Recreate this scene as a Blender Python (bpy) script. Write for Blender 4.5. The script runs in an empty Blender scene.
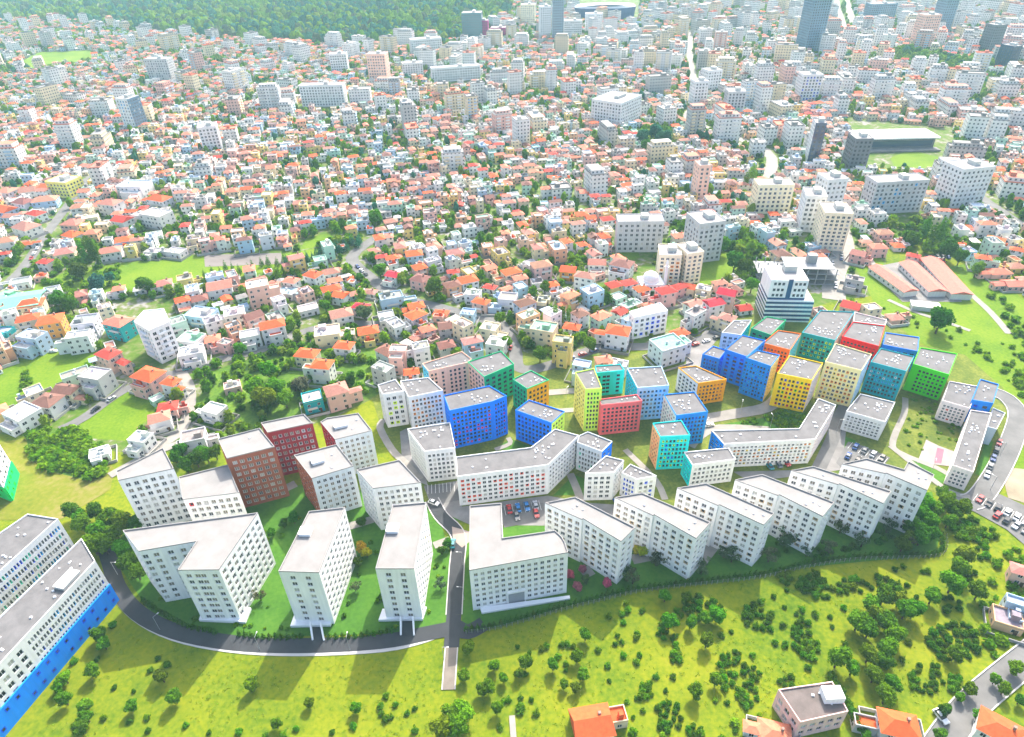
import bpy, math, random
from mathutils import Vector, Matrix
rnd = random.Random(11)
sc = bpy.context.scene
COL = sc.collection
# ------------------------------------------------------------------ camera model
H = 180.0; F = 660.0; CX, CY = 512.0, 368.5
RM = Matrix(((0.999548533, -0.0300454739, 0.0),
             (-0.0173648686, -0.577691967, 0.816070127),
             (-0.0245192137, -0.815701698, -0.577952894)))
def at(px, py, z=0.0):
    d = RM @ Vector((px-CX, py-CY, F))
    t = (z-H)/d.z
    return Vector((d.x*t, d.y*t, z))
RT = RM.transposed()
def proj(p):
    c = RT @ Vector((p[0], p[1], p[2]-H))
    if c.z <= 1: return (-9999, -9999)
    return (CX+F*c.x/c.z, CY+F*c.y/c.z)
def mpp(px, py, z=0.0):
    return (at(px+.5, py, z)-at(px-.5, py, z)).length
cam = bpy.data.cameras.new('camera'); co = bpy.data.objects.new('camera', cam); COL.objects.link(co)
cam.sensor_width = 36; cam.lens = F/1024*36; cam.clip_start = 1; cam.clip_end = 20000
x_, y_, z_ = RM.col[0], -RM.col[1], -RM.col[2]
co.matrix_world = Matrix(((x_[0], y_[0], z_[0], 0), (x_[1], y_[1], z_[1], 0), (x_[2], y_[2], z_[2], H), (0, 0, 0, 1)))
sc.camera = co

# ------------------------------------------------------------------ materials
def s2l(c):
    return tuple((v/255/12.92 if v/255 <= .04045 else ((v/255+.055)/1.055)**2.4) for v in c)
def nodes(m):
    m.use_nodes = True
    nt = m.node_tree; b = nt.nodes['Principled BSDF']
    return nt, b
def N(nt, t, **k):
    n = nt.nodes.new(t)
    for a, v in k.items(): setattr(n, a, v)
    return n
MATS = {}
def mat(name, rgb, rough=.85, var=.16, scale=.35, spec=.3, ocol=False, metal=0.0, fine=0.0, tex='Object', streak=0.0):
    if name in MATS: return MATS[name]
    m = bpy.data.materials.new(name); nt, b = nodes(m)
    b.inputs['Roughness'].default_value = rough
    b.inputs['Specular IOR Level'].default_value = spec
    b.inputs['Metallic'].default_value = metal
    if ocol:
        src = N(nt, 'ShaderNodeObjectInfo').outputs['Color']
    else:
        r = N(nt, 'ShaderNodeRGB'); r.outputs[0].default_value = (*rgb, 1); src = r.outputs[0]
    if var > 0:
        tc = N(nt, 'ShaderNodeTexCoord'); no = N(nt, 'ShaderNodeTexNoise')
        no.inputs['Scale'].default_value = scale; no.inputs['Detail'].default_value = 6; no.inputs['Roughness'].default_value = .65
        nt.links.new(tc.outputs[tex], no.inputs['Vector'])
        mr = N(nt, 'ShaderNodeMapRange'); mr.inputs[1].default_value = .25; mr.inputs[2].default_value = .75
        mr.inputs[3].default_value = 1-var; mr.inputs[4].default_value = 1+var*.6
        nt.links.new(no.outputs['Fac'], mr.inputs[0])
        mx = N(nt, 'ShaderNodeMix', data_type='RGBA', blend_type='MULTIPLY'); mx.inputs[0].default_value = 1
        nt.links.new(src, mx.inputs[6]); nt.links.new(mr.outputs[0], mx.inputs[7])
        src = mx.outputs[2]
    if streak > 0:   # rain streaks: noise stretched down the wall
        tc = N(nt, 'ShaderNodeTexCoord'); mp = N(nt, 'ShaderNodeMapping'); mp.inputs['Scale'].default_value = (1.1, 1.1, .09)
        no = N(nt, 'ShaderNodeTexNoise'); no.inputs['Scale'].default_value = 1.0; no.inputs['Detail'].default_value = 5
        nt.links.new(tc.outputs['Object'], mp.inputs[0]); nt.links.new(mp.outputs[0], no.inputs['Vector'])
        mr = N(nt, 'ShaderNodeMapRange'); mr.inputs[1].default_value = .3; mr.inputs[2].default_value = .62; mr.inputs[3].default_value = 1-streak; mr.inputs[4].default_value = 1.03
        nt.links.new(no.outputs['Fac'], mr.inputs[0])
        mx = N(nt, 'ShaderNodeMix', data_type='RGBA', blend_type='MULTIPLY'); mx.inputs[0].default_value = 1
        nt.links.new(src, mx.inputs[6]); nt.links.new(mr.outputs[0], mx.inputs[7]); src = mx.outputs[2]
    nt.links.new(src, b.inputs['Base Color'])
    MATS[name] = m
    return m
def ramp_mat(name, stops, scale, detail=8, rough=.95, scale2=None, w2=.35, dist=0.0):
    """a ground material: world-space noise through a colour ramp, broken up by a finer noise"""
    if name in MATS: return MATS[name]
    m = bpy.data.materials.new(name); nt, b = nodes(m)
    b.inputs['Roughness'].default_value = rough; b.inputs['Specular IOR Level'].default_value = .15
    tc = N(nt, 'ShaderNodeNewGeometry'); no = N(nt, 'ShaderNodeTexNoise')
    no.inputs['Scale'].default_value = scale; no.inputs['Detail'].default_value = detail; no.inputs['Roughness'].default_value = .62
    no.inputs['Distortion'].default_value = dist
    nt.links.new(tc.outputs['Position'], no.inputs['Vector'])
    fac = no.outputs['Fac']
    if scale2:
        n2 = N(nt, 'ShaderNodeTexNoise'); n2.inputs['Scale'].default_value = scale2; n2.inputs['Detail'].default_value = 5
        nt.links.new(tc.outputs['Position'], n2.inputs['Vector'])
        mm = N(nt, 'ShaderNodeMix'); mm.inputs[0].default_value = w2
        nt.links.new(fac, mm.inputs[2]); nt.links.new(n2.outputs['Fac'], mm.inputs[3]); fac = mm.outputs[0]
    cr = N(nt, 'ShaderNodeValToRGB'); e = cr.color_ramp.elements
    e[0].position, e[0].color = stops[0][0], (*stops[0][1], 1)
    e[1].position, e[1].color = stops[-1][0], (*stops[-1][1], 1)
    for p, c in stops[1:-1]:
        k = e.new(p); k.color = (*c, 1)
    nt.links.new(fac, cr.inputs[0]); nt.links.new(cr.outputs[0], b.inputs['Base Color'])
    MATS[name] = m
    return m
def leaf_mat(name, rgb, var=.5, ocol=True, trans=.35, scale=1.2):
    if name in MATS: return MATS[name]
    m = bpy.data.materials.new(name); nt, b = nodes(m)
    if ocol: src = N(nt, 'ShaderNodeObjectInfo').outputs['Color']
    else:
        r = N(nt, 'ShaderNodeRGB'); r.outputs[0].default_value = (*rgb, 1); src = r.outputs[0]
    g = N(nt, 'ShaderNodeNewGeometry'); no = N(nt, 'ShaderNodeTexNoise')
    no.inputs['Scale'].default_value = scale; no.inputs['Detail'].default_value = 3
    nt.links.new(g.outputs['Position'], no.inputs['Vector'])
    mr = N(nt, 'ShaderNodeMapRange'); mr.inputs[1].default_value = .3; mr.inputs[2].default_value = .7
    mr.inputs[3].default_value = 1-var; mr.inputs[4].default_value = 1+var
    nt.links.new(no.outputs['Fac'], mr.inputs[0])
    mx = N(nt, 'ShaderNodeMix', data_type='RGBA', blend_type='MULTIPLY'); mx.inputs[0].default_value = 1
    nt.links.new(src, mx.inputs[6]); nt.links.new(mr.outputs[0], mx.inputs[7])
    b.inputs['Roughness'].default_value = .8; b.inputs['Specular IOR Level'].default_value = .04
    nt.links.new(mx.outputs[2], b.inputs['Base Color'])
    tr = N(nt, 'ShaderNodeBsdfTranslucent'); nt.links.new(mx.outputs[2], tr.inputs['Color'])
    ms = N(nt, 'ShaderNodeMixShader'); ms.inputs[0].default_value = trans
    nt.links.new(b.outputs[0], ms.inputs[1]); nt.links.new(tr.outputs[0], ms.inputs[2])
    nt.links.new(ms.outputs[0], nt.nodes['Material Output'].inputs['Surface'])
    MATS[name] = m
    return m
def facade_mat(name, rgb, ocol=False, sx=2.9, sz=3.05, w=.46, h=.46, glass=(.05, .06, .08)):
    """wall of a far building: window grid from wall UVs measured in metres"""
    if name in MATS: return MATS[name]
    m = bpy.data.materials.new(name); nt, b = nodes(m)
    if ocol: src = N(nt, 'ShaderNodeObjectInfo').outputs['Color']
    else:
        r = N(nt, 'ShaderNodeRGB'); r.outputs[0].default_value = (*rgb, 1); src = r.outputs[0]
    uv = N(nt, 'ShaderNodeUVMap'); sp = N(nt, 'ShaderNodeSeparateXYZ'); nt.links.new(uv.outputs[0], sp.inputs[0])
    def cell(out, size, half):
        d = N(nt, 'ShaderNodeMath', operation='DIVIDE'); nt.links.new(out, d.inputs[0]); d.inputs[1].default_value = size
        f = N(nt, 'ShaderNodeMath', operation='FRACT'); nt.links.new(d.outputs[0], f.inputs[0])
        s = N(nt, 'ShaderNodeMath', operation='SUBTRACT'); nt.links.new(f.outputs[0], s.inputs[0]); s.inputs[1].default_value = .5
        a = N(nt, 'ShaderNodeMath', operation='ABSOLUTE'); nt.links.new(s.outputs[0], a.inputs[0])
        l = N(nt, 'ShaderNodeMath', operation='LESS_THAN'); nt.links.new(a.outputs[0], l.inputs[0]); l.inputs[1].default_value = half/2
        return l.outputs[0]
    mu = N(nt, 'ShaderNodeMath', operation='MULTIPLY')
    nt.links.new(cell(sp.outputs[0], sx, w), mu.inputs[0]); nt.links.new(cell(sp.outputs[1], sz, h), mu.inputs[1])
    g = N(nt, 'ShaderNodeNewGeometry'); no = N(nt, 'ShaderNodeTexNoise'); no.inputs['Scale'].default_value = .2; no.inputs['Detail'].default_value = 5
    nt.links.new(g.outputs['Position'], no.inputs['Vector'])
    mr = N(nt, 'ShaderNodeMapRange'); mr.inputs[3].default_value = .75; mr.inputs[4].default_value = 1.15
    nt.links.new(no.outputs['Fac'], mr.inputs[0])
    m1 = N(nt, 'ShaderNodeMix', data_type='RGBA', blend_type='MULTIPLY'); m1.inputs[0].default_value = 1
    nt.links.new(src, m1.inputs[6]); nt.links.new(mr.outputs[0], m1.inputs[7])
    mx = N(nt, 'ShaderNodeMix', data_type='RGBA'); nt.links.new(mu.outputs[0], mx.inputs[0])
    nt.links.new(m1.outputs[2], mx.inputs[6]); mx.inputs[7].default_value = (*glass, 1)
    nt.links.new(mx.outputs[2], b.inputs['Base Color'])
    rr = N(nt, 'ShaderNodeMapRange'); rr.inputs[3].default_value = .85; rr.inputs[4].default_value = .15
    nt.links.new(mu.outputs[0], rr.inputs[0]); nt.links.new(rr.outputs[0], b.inputs['Roughness'])
    MATS[name] = m
    return m

# ------------------------------------------------------------------ mesh helpers
class MB:
    def __init__(s): s.v = []; s.f = []; s.m = []; s.uv = []
    def face(s, pts, mi=0, uv=None):
        i = len(s.v); s.v += [tuple(p) for p in pts]; s.f.append(tuple(range(i, i+len(pts)))); s.m.append(mi)
        s.uv += (uv if uv else [(0.0, 0.0)]*len(pts))
    def box(s, c, d, rz=0, mi=0, bottom=False, top=None):
        """c centre of the base, d full sizes"""
        ca, sa = math.cos(rz), math.sin(rz); hx, hy = d[0]/2, d[1]/2
        P = [(c[0]+x*ca-y*sa, c[1]+x*sa+y*ca) for x, y in ((-hx, -hy), (hx, -hy), (hx, hy), (-hx, hy))]
        s.prism(P, c[2], c[2]+d[2], mi, mi if top is None else top, bottom)
    def prism(s, P, z0, z1, mi=0, top=0, bottom=False, u0=0):
        if area(P) < 0: P = P[::-1]
        n = len(P); u = u0
        for i in range(n):
            a, b = P[i], P[(i+1) % n]; L = math.dist(a[:2], b[:2])
            s.face([(a[0], a[1], z0), (b[0], b[1], z0), (b[0], b[1], z1), (a[0], a[1], z1)], mi, [(u, 0), (u+L, 0), (u+L, z1-z0), (u, z1-z0)])
            u += L
        if top is not None and top >= 0: s.face([(p[0], p[1], z1) for p in P], top)
        if bottom: s.face([(p[0], p[1], z0) for p in P[::-1]], mi)
    def cyl(s, c, r, h, n=10, mi=0, r2=None, cap=True):
        r2 = r if r2 is None else r2
        A = [(c[0]+r*math.cos(6.2832*k/n), c[1]+r*math.sin(6.2832*k/n), c[2]) for k in range(n)]
        B = [(c[0]+r2*math.cos(6.2832*k/n), c[1]+r2*math.sin(6.2832*k/n), c[2]+h) for k in range(n)]
        for k in range(n):
            j = (k+1) % n; s.face([A[k], A[j], B[j], B[k]], mi)
        if cap: s.face(B, mi)
    def mesh(s, name, mats):
        me = bpy.data.meshes.new(name); me.from_pydata(s.v, [], s.f)
        for m in mats: me.materials.append(m)
        if len(mats) > 1: me.polygons.foreach_set('material_index', s.m)
        if any(u != (0.0, 0.0) for u in s.uv):
            l = me.uv_layers.new(name='UVMap'); l.data.foreach_set('uv', [c for u in s.uv for c in u])
        me.update()
        return me
    def build(s, name, mats, parent=None, loc=(0, 0, 0)):
        if not isinstance(mats, (list, tuple)): mats = [mats]
        return obj(name, s.mesh(name, mats), parent, loc)
def area(P):
    return .5*sum(P[i][0]*P[(i+1) % len(P)][1]-P[(i+1) % len(P)][0]*P[i][1] for i in range(len(P)))
def obj(name, me, parent=None, loc=(0, 0, 0), rz=0.0, scale=None, color=None):
    o = bpy.data.objects.new(name, me); COL.objects.link(o)
    o.location = loc
    if rz: o.rotation_euler = (0, 0, rz)
    if scale: o.scale = scale
    if parent is not None: o.parent = parent
    if color: o.color = (*color[:3], 1)
    return o
def thing(name, loc, label=None, cat=None, group=None, rz=0.0):
    o = bpy.data.objects.new(name, None); COL.objects.link(o); o.location = loc; o.rotation_euler = (0, 0, rz); o.empty_display_size = .5
    tag(o, label, cat, group)
    return o
def tag(o, label=None, cat=None, group=None, kind=None):
    if label: o['label'] = label
    if cat: o['category'] = cat
    if group: o['group'] = group
    if kind: o['kind'] = kind
    return o
def inpoly(x, y, P):
    r = False; j = len(P)-1
    for i in range(len(P)):
        xi, yi = P[i]; xj, yj = P[j]
        if (yi > y) != (yj > y) and x < (xj-xi)*(y-yi)/(yj-yi)+xi: r = not r
        j = i
    return r
def dseg(p, a, b):
    dx, dy = b[0]-a[0], b[1]-a[1]; l2 = dx*dx+dy*dy or 1e-9
    t = max(0, min(1, ((p[0]-a[0])*dx+(p[1]-a[1])*dy)/l2))
    return math.hypot(p[0]-a[0]-t*dx, p[1]-a[1]-t*dy)

# ------------------------------------------------------------------ world, sun, air
SUN_AZ = math.radians(20); SUN_EL = math.radians(45)      # azimuth from +Y towards +X
w = bpy.data.worlds.new('World'); sc.world = w; w.use_nodes = True
nt = w.node_tree; bg = nt.nodes['Background']
sky = nt.nodes.new('ShaderNodeTexSky'); sky.sky_type = 'NISHITA'; sky.sun_disc = False
sky.sun_elevation = SUN_EL; sky.sun_rotation = SUN_AZ; sky.altitude = 300; sky.dust_density = 6.0; sky.ozone_density = 1.0; sky.air_density = 1.0
nt.links.new(sky.outputs[0], bg.inputs[0]); bg.inputs[1].default_value = 0.15
sl = bpy.data.lights.new('sun', 'SUN'); sl.energy = 2.6; sl.angle = math.radians(.6); sl.color = (1, .95, .86)
so = bpy.data.objects.new('sun', sl); COL.objects.link(so); so.location = (0, 0, 400)
dirv = Vector((math.sin(SUN_AZ)*math.cos(SUN_EL), math.cos(SUN_AZ)*math.cos(SUN_EL), math.sin(SUN_EL)))
so.rotation_euler = dirv.to_track_quat('Z', 'Y').to_euler()
sc.view_settings.view_transform = 'Standard'; sc.view_settings.look = 'None'; sc.view_settings.gamma = 1
sc.view_settings.use_curve_mapping = False
sc.view_settings.exposure = 1.66
sc.cycles.max_bounces = 5; sc.cycles.diffuse_bounces = 3; sc.cycles.glossy_bounces = 2; sc.cycles.transmission_bounces = 3
sc.cycles.volume_bounces = 0; sc.cycles.transparent_max_bounces = 6
sc.cycles.use_denoising = True
HAZE_D = .00014
# ------------------------------------------------------------------ ground sheets
GROUND = 3600
GRASS = ramp_mat('meadow_grass', [(.27, (.03, .08, .002)), (.38, (.07, .13, .003)), (.48, (.125, .172, .004)), (.58, (.18, .205, .005)), (.7, (.235, .225, .018)), (.8, (.25, .2, .07))], .03, 9, scale2=.7, w2=.42)
CITYG = ramp_mat('town_ground', [(.3, (.035, .085, .008)), (.46, (.075, .14, .012)), (.54, (.13, .15, .05)), (.6, (.25, .235, .21)), (.75, (.33, .31, .29))], .06, 8, scale2=.3, w2=.45)
FIELD = ramp_mat('bright_grass', [(.28, (.04, .11, .004)), (.42, (.085, .165, .005)), (.55, (.125, .2, .007)), (.72, (.18, .225, .015))], .04, 9, scale2=.8, w2=.42)
LAWN = ramp_mat('lawn', [(.3, (.035, .10, .012)), (.5, (.055, .15, .015)), (.7, (.09, .19, .02))], .08, 7, scale2=.8, w2=.4)
ROUGHL = ramp_mat('rough_courtyard_grass', [(.32, (.05, .09, .015)), (.5, (.11, .14, .02)), (.62, (.17, .19, .03)), (.74, (.24, .2, .1))], .12, 7, scale2=.9, w2=.4)
SCRUB = ramp_mat('scrub_ground', [(.3, (.03, .075, .01)), (.5, (.08, .16, .015)), (.7, (.16, .24, .025))], .07, 7, scale2=.7, w2=.4)
DRYG = ramp_mat('dry_grass', [(.3, (.085, .125, .006)), (.5, (.15, .165, .014)), (.7, (.24, .19, .07))], .04, 7, scale2=.5, w2=.4)
SAND = ramp_mat('bare_sand', [(.3, (.2, .165, .11)), (.7, (.33, .28, .2))], .1, 6)
ASPH = mat('dark_asphalt', (.045, .047, .052), .9, .25, .2)
ASPL = mat('worn_asphalt', (.15, .147, .142), .9, .35, .12)
PAVE = mat('paving', (.215, .205, .195), .9, .35, .16)
PATH = mat('pale_path', (.27, .25, .22), .9, .25, .25)
KERB = mat('pale_kerb', (.46, .44, .42), .85, .1, .4)
def sheet(name, P, z, m, kind='structure'):
    """P in photo pixels on the ground"""
    b = MB(); Q = [at(x, y, 0) for x, y in P]
    if area(Q) < 0: Q = Q[::-1]
    b.face([(q.x, q.y, z) for q in Q]); o = b.build(name, m); o['kind'] = kind
    return o
def smooth(P, n=4):
    out = []
    for i in range(len(P)-1):
        p0 = P[max(i-1, 0)]; p1 = P[i]; p2 = P[i+1]; p3 = P[min(i+2, len(P)-1)]
        for k in range(n):
            t = k/n
            out.append(tuple(.5*(2*p1[j]+(p2[j]-p0[j])*t+(2*p0[j]-5*p1[j]+4*p2[j]-p3[j])*t*t+(3*p1[j]-p0[j]-3*p2[j]+p3[j])*t**3) for j in (0, 1)))
    out.append(tuple(P[-1])); return out
def wpts(P, n=4):
    return smooth([tuple(at(x, y)[:2]) for x, y in P], n)
def offs(W, d):
    out = []
    for i, p in enumerate(W):
        a = W[max(i-1, 0)]; b = W[min(i+1, len(W)-1)]
        L = math.dist(a, b) or 1; nx, ny = -(b[1]-a[1])/L, (b[0]-a[0])/L
        out.append((p[0]+nx*d, p[1]+ny*d))
    return out
ROADS = []
def strip(name, W, d0, d1, z, m, h=0.0, kind='structure'):
    A, B = offs(W, d0), offs(W, d1); b = MB()
    for i in range(len(W)-1):
        q = [A[i], B[i], B[i+1], A[i+1]]
        if area(q) < 0: q = q[::-1]
        if h > 0:
            b.face([(*p, z+h) for p in q])
            for a, c in ((A[i], A[i+1]), (B[i], B[i+1])):
                b.face([(*a, z), (*c, z), (*c, z+h), (*a, z+h)])
        else: b.face([(*p, z) for p in q])
    o = b.build(name, m); o['kind'] = kind
    return o
def road(name, P, wd, m=None, z=.12, kerb=False, n=4):
    W = wpts(P, n); ROADS.append((W, wd/2+1.5))
    strip(name, W, -wd/2, wd/2, z, m or ASPL)
    if kerb:
        for s in (-1, 1): strip('kerb', W, s*wd/2, s*(wd/2+.35), 0.0, KERB, .24+.011*len(ROADS)+.004*s)
    return W
b = MB(); G = 40
b.face([(-GROUND, -600, 0), (GROUND, -600, 0), (GROUND, 5200, 0), (-GROUND, 5200, 0)]); g = b.build('ground', GRASS); g['kind'] = 'structure'
CITY_EDGE = [(-40, 430), (60, 440), (118, 452), (150, 455), (240, 440), (330, 420), (380, 395), (470, 360), (560, 365), (700, 335), (760, 320), (840, 300), (880, 295), (890, 240), (960, 232), (1080, 300)]
Wc = [at(x, y) for x, y in CITY_EDGE]
b = MB(); P = [(p.x, p.y) for p in Wc] + [(1500, 1500), (GROUND-50, 5100), (-GROUND+50, 5100), (-900, 900)]
if area(P) < 0: P = P[::-1]
b.face([(x, y, .03) for x, y in P]); g = b.build('town_ground', CITYG); g['kind'] = 'structure'
FIELDS = [  # open green areas: (polygon, material, name)
    ([(-60, 380), (0, 374), (20, 354), (60, 348), (96, 351), (98, 364), (78, 382), (35, 399), (0, 420), (-60, 430)], FIELD, 'field'),
    ([(80, 424), (127, 391), (156, 399), (157, 412), (125, 441), (84, 438)], FIELD, 'field'),
    ([(22, 290), (70, 270), (150, 260), (205, 254), (282, 254), (330, 246), (338, 250), (310, 262), (250, 275), (150, 292), (60, 299), (25, 302)], FIELD, 'park_grass'),
    ([(300, 250), (307, 238), (330, 233), (333, 242), (312, 248)], FIELD, 'park_grass'),
    ([(848, 254), (880, 257), (900, 290), (905, 303), (945, 268), (975, 262), (1024, 300), (1100, 340), (1100, 480), (1004, 478), (1018, 425), (1003, 395), (985, 378), (920, 342), (888, 327), (876, 306)], FIELD, 'field'),
    ([(690, 283), (700, 257), (722, 250), (748, 256), (738, 276), (700, 290)], FIELD, 'field'),
    ([(604, 255), (638, 250), (640, 258), (608, 263)], FIELD, 'field'),
    ([(20, 62), (40, 52), (90, 50), (110, 56), (70, 66), (30, 70)], FIELD, 'field'),
    ([(890, 158), (910, 150), (950, 160), (930, 168), (895, 168)], FIELD, 'pitch'),
    ([(210, 372), (260, 356), (330, 335), (380, 350), (380, 395), (300, 415), (255, 430), (210, 445), (190, 420)], SCRUB, 'scrub'),
    ([(-20, 445), (30, 438), (100, 450), (115, 470), (110, 490), (60, 520), (0, 520), (-40, 520)], DRYG, 'dry_grass'),
    ([(25, 425), (80, 432), (110, 450), (105, 476), (85, 480), (45, 470), (28, 450)], SCRUB, 'scrub'),
    ([(535, 372), (566, 366), (574, 376), (574, 388), (549, 394), (536, 386)], ROUGHL, 'rough_lawn'),
]
for i, (P, m, nm) in enumerate(FIELDS): sheet(nm, P, .06+.004*i, m)
sheet('bare_plot', [(204, 255), (281, 253), (284, 264), (205, 267)], .13, mat('bare_plot', (.19, .165, .15), .95, .25, .08))
sheet('dirt_patch', [(1003, 478), (1012, 468), (1030, 470), (1060, 500), (1030, 505), (1008, 498)], .13, SAND)
# the colour complex: paving, lawns, roads
sheet('estate_ground', [(372, 398), (420, 368), (515, 348), (560, 366), (600, 357), (690, 347), (705, 327), (770, 312), (890, 318), (920, 345), (965, 355), (1003, 388), (1017, 420), (1000, 470), (985, 500), (950, 500), (925, 488), (840, 490), (640, 515), (540, 530), (470, 525), (452, 520), (425, 500), (385, 440)], .1, ROUGHL)
sheet('paving', [(424, 487), (458, 481), (462, 507), (548, 496), (585, 503), (615, 505), (640, 515), (545, 526), (470, 525), (432, 508)], .2, PAVE)
sheet('paving', [(733, 472), (812, 470), (834, 425), (846, 430), (842, 470), (800, 476), (750, 482)], .2, PAVE)
sheet('paving', [(686, 350), (706, 330), (722, 334), (704, 356), (702, 378), (686, 372)], .2, PAVE)
sheet('paving', [(400, 432), (408, 428), (424, 470), (428, 486), (414, 480), (402, 460)], .203, PAVE)
LAWNS = [
    ([(385, 432), (406, 427), (408, 440), (400.5, 457)], ROUGHL), ([(496, 448), (511, 439), (531, 447), (514, 452)], LAWN),
    ([(462, 452), (476, 449), (474, 456), (462, 458)], ROUGHL), ([(480, 449), (492, 447), (494, 452), (480, 455)], ROUGHL),
    ([(550, 398), (576, 395), (577, 409), (550, 411)], ROUGHL), ([(562, 416), (578, 413), (582, 427), (565, 429)], ROUGHL),
    ([(608, 440), (650, 434), (656, 470), (680, 471), (684, 493), (660, 497), (640, 470), (622, 458)], ROUGHL),
    ([(712, 426), (770, 417), (788, 404), (806, 414), (800, 429), (720, 433)], LAWN),
    ([(906, 390), (945, 403), (960, 425), (956, 447), (928, 440), (921, 457), (894, 446), (905, 418)], ROUGHL),
    ([(827, 464), (838, 434), (856, 441), (840, 463)], LAWN), ([(909, 459), (949, 474), (940, 487), (930, 478)], LAWN),
    ([(897, 411), (904, 415), (892, 447), (881, 445)], ROUGHL),
    ([(553, 496), (570, 479), (575, 495)], LAWN), ([(571, 474), (585, 479), (584, 501), (580, 501)], LAWN),
    ([(986, 441), (993, 442), (984, 478), (975, 474)], LAWN), ([(424, 512), (437, 508), (445, 520), (430, 523)], LAWN), ([(440, 512), (461, 506), (462, 520), (452, 522)], LAWN)]
for i, (P, m) in enumerate(LAWNS): sheet('lawn', P, .15+.003*i, m)
sheet('estate_lawn', [(112, 556), (150, 612), (200, 632), (240, 638), (445, 632), (452, 560), (440, 520), (424, 500), (380, 492), (300, 485), (250, 500), (130, 520)], .1, LAWN)
sheet('estate_lawn', [(462, 632), (500, 627), (575, 604), (640, 590), (740, 581), (800, 568), (935, 555), (940, 535), (932, 492), (900, 496), (640, 512), (540, 524), (470, 530), (463, 560)], .14, LAWN)
sheet('parking_lot', [(424, 486), (458, 484), (462, 500), (432, 506)], .24, ASPL)
sheet('parking_lot', [(502, 508), (543, 503), (546, 520), (504, 528)], .24, ASPL)
sheet('parking_lot', [(836, 463), (848, 442), (862, 446), (890, 458), (880, 470), (845, 472)], .25, ASPL)
sheet('parking_lot', [(968, 497), (985, 488), (1060, 522), (1060, 562), (1024, 545)], .24, ASPL)
sheet('sports_court', [(917, 463), (926, 440), (938, 446), (957, 453), (953, 467)], .25, mat('court', (.3, .26, .25), .9, .2, .2))
sheet('paint_patch', [(934, 463), (937, 448), (944, 450), (941, 464)], .265, mat('red_court_paint', (.5, .12, .16), .9, .2, .3))
# roads of the estate
road('estate_road', [(104, 545), (110, 562), (118, 588), (138, 613), (176, 632), (232, 643), (300, 646), (380, 642), (425, 634), (450, 629)], 4.9, ASPH, .2)
strip('sidewalk', wpts([(101, 548), (105.5, 565), (113.5, 592), (134, 617.5), (173, 638), (231, 650), (300, 653.5), (383, 649.5), (427, 639.5), (440, 632.5)]), -.9, .9, 0, KERB, .16)
road('estate_road', [(432, 500), (441, 516), (455, 530), (459, 542), (457, 565), (454, 615)], 4.6, ASPH, .21, True)
road('estate_road', [(454, 615), (452.5, 633), (451.5, 648)], 4.6, ASPH, .214)
road('access_track', [(451.5, 648), (450, 668), (448.5, 690)], 3.3, mat('brown_track', (.2, .17, .14), .9, .3, .2), .21, True)
sheet('sunlit_road_patch', [(452, 527), (470, 532), (471, 541), (462, 548), (453, 540)], .23, mat('sunlit_road_brown', (.33, .27, .23), .9, .15, .3))  # sunlight on the upper road, put in as a lighter brownish sheet
road('estate_road', [(456, 627), (468, 632), (484, 624)], 5, ASPH, .205)
# roads beyond
road('street', [(376, 238), (352, 257), (368, 276), (400, 297), (440, 308), (475, 318), (503, 326)], 8, ASPL, .21)
road('street', [(492, 312), (505, 330), (515, 350), (519, 368), (545, 367), (600, 348), (640, 347), (690, 343), (735, 327)], 6.5, ASPL, .22)
road('street', [(-20, 305), (20, 272), (45, 236), (72, 200), (86, 180), (110, 168)], 7, ASPL, .21)
road('street', [(60, 430), (84, 418), (125, 390), (165, 376), (180, 372), (225, 359), (262, 350), (300, 333), (340, 324), (380, 324)], 5.5, ASPL, .215)
road('street', [(181, 372), (190, 390), (188, 415), (176, 436), (150, 448)], 5, PATH, .225)
road('street', [(836, 215), (843, 240), (843, 252), (834, 275), (834, 300)], 12, PATH, .21)
road('street', [(1030, 230), (985, 200), (960, 180)], 7, ASPL, .21)
road('street', [(690, 30), (690, 60), (697, 100), (690, 120), (765, 150), (768, 180)], 9, PATH, .21)
road('boulevard', [(834, -10), (838, 10), (845, 32)], 12, PATH, .21); road('boulevard', [(843, -10), (849, 10), (854, 28)], 12, PATH, .215)
road('dirt_track', [(868, 256), (884, 280), (905, 302)], 3, PATH, .22); road('dirt_track', [(944, 267), (966, 290), (990, 312), (1009, 334)], 3.5, PATH, .22)
road('dirt_track', [(888, 300), (915, 312), (945, 322), (970, 331)], 2.5, PATH, .225)
road('street', [(985, 390), (1006, 398), (1018, 415), (1012, 440), (998, 470), (980, 497), (968, 503)], 7, ASPL, .22, True)
road('street', [(938, 490), (968, 503), (1000, 520), (1050, 548)], 6, ASPL, .225)
road('street', [(930, 760), (965, 712), (1000, 680), (1050, 640)], 7, ASPL, .21, True)
road('street', [(818, 470), (832, 440), (838, 420), (846, 405)], 5, ASPL, .24)
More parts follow.
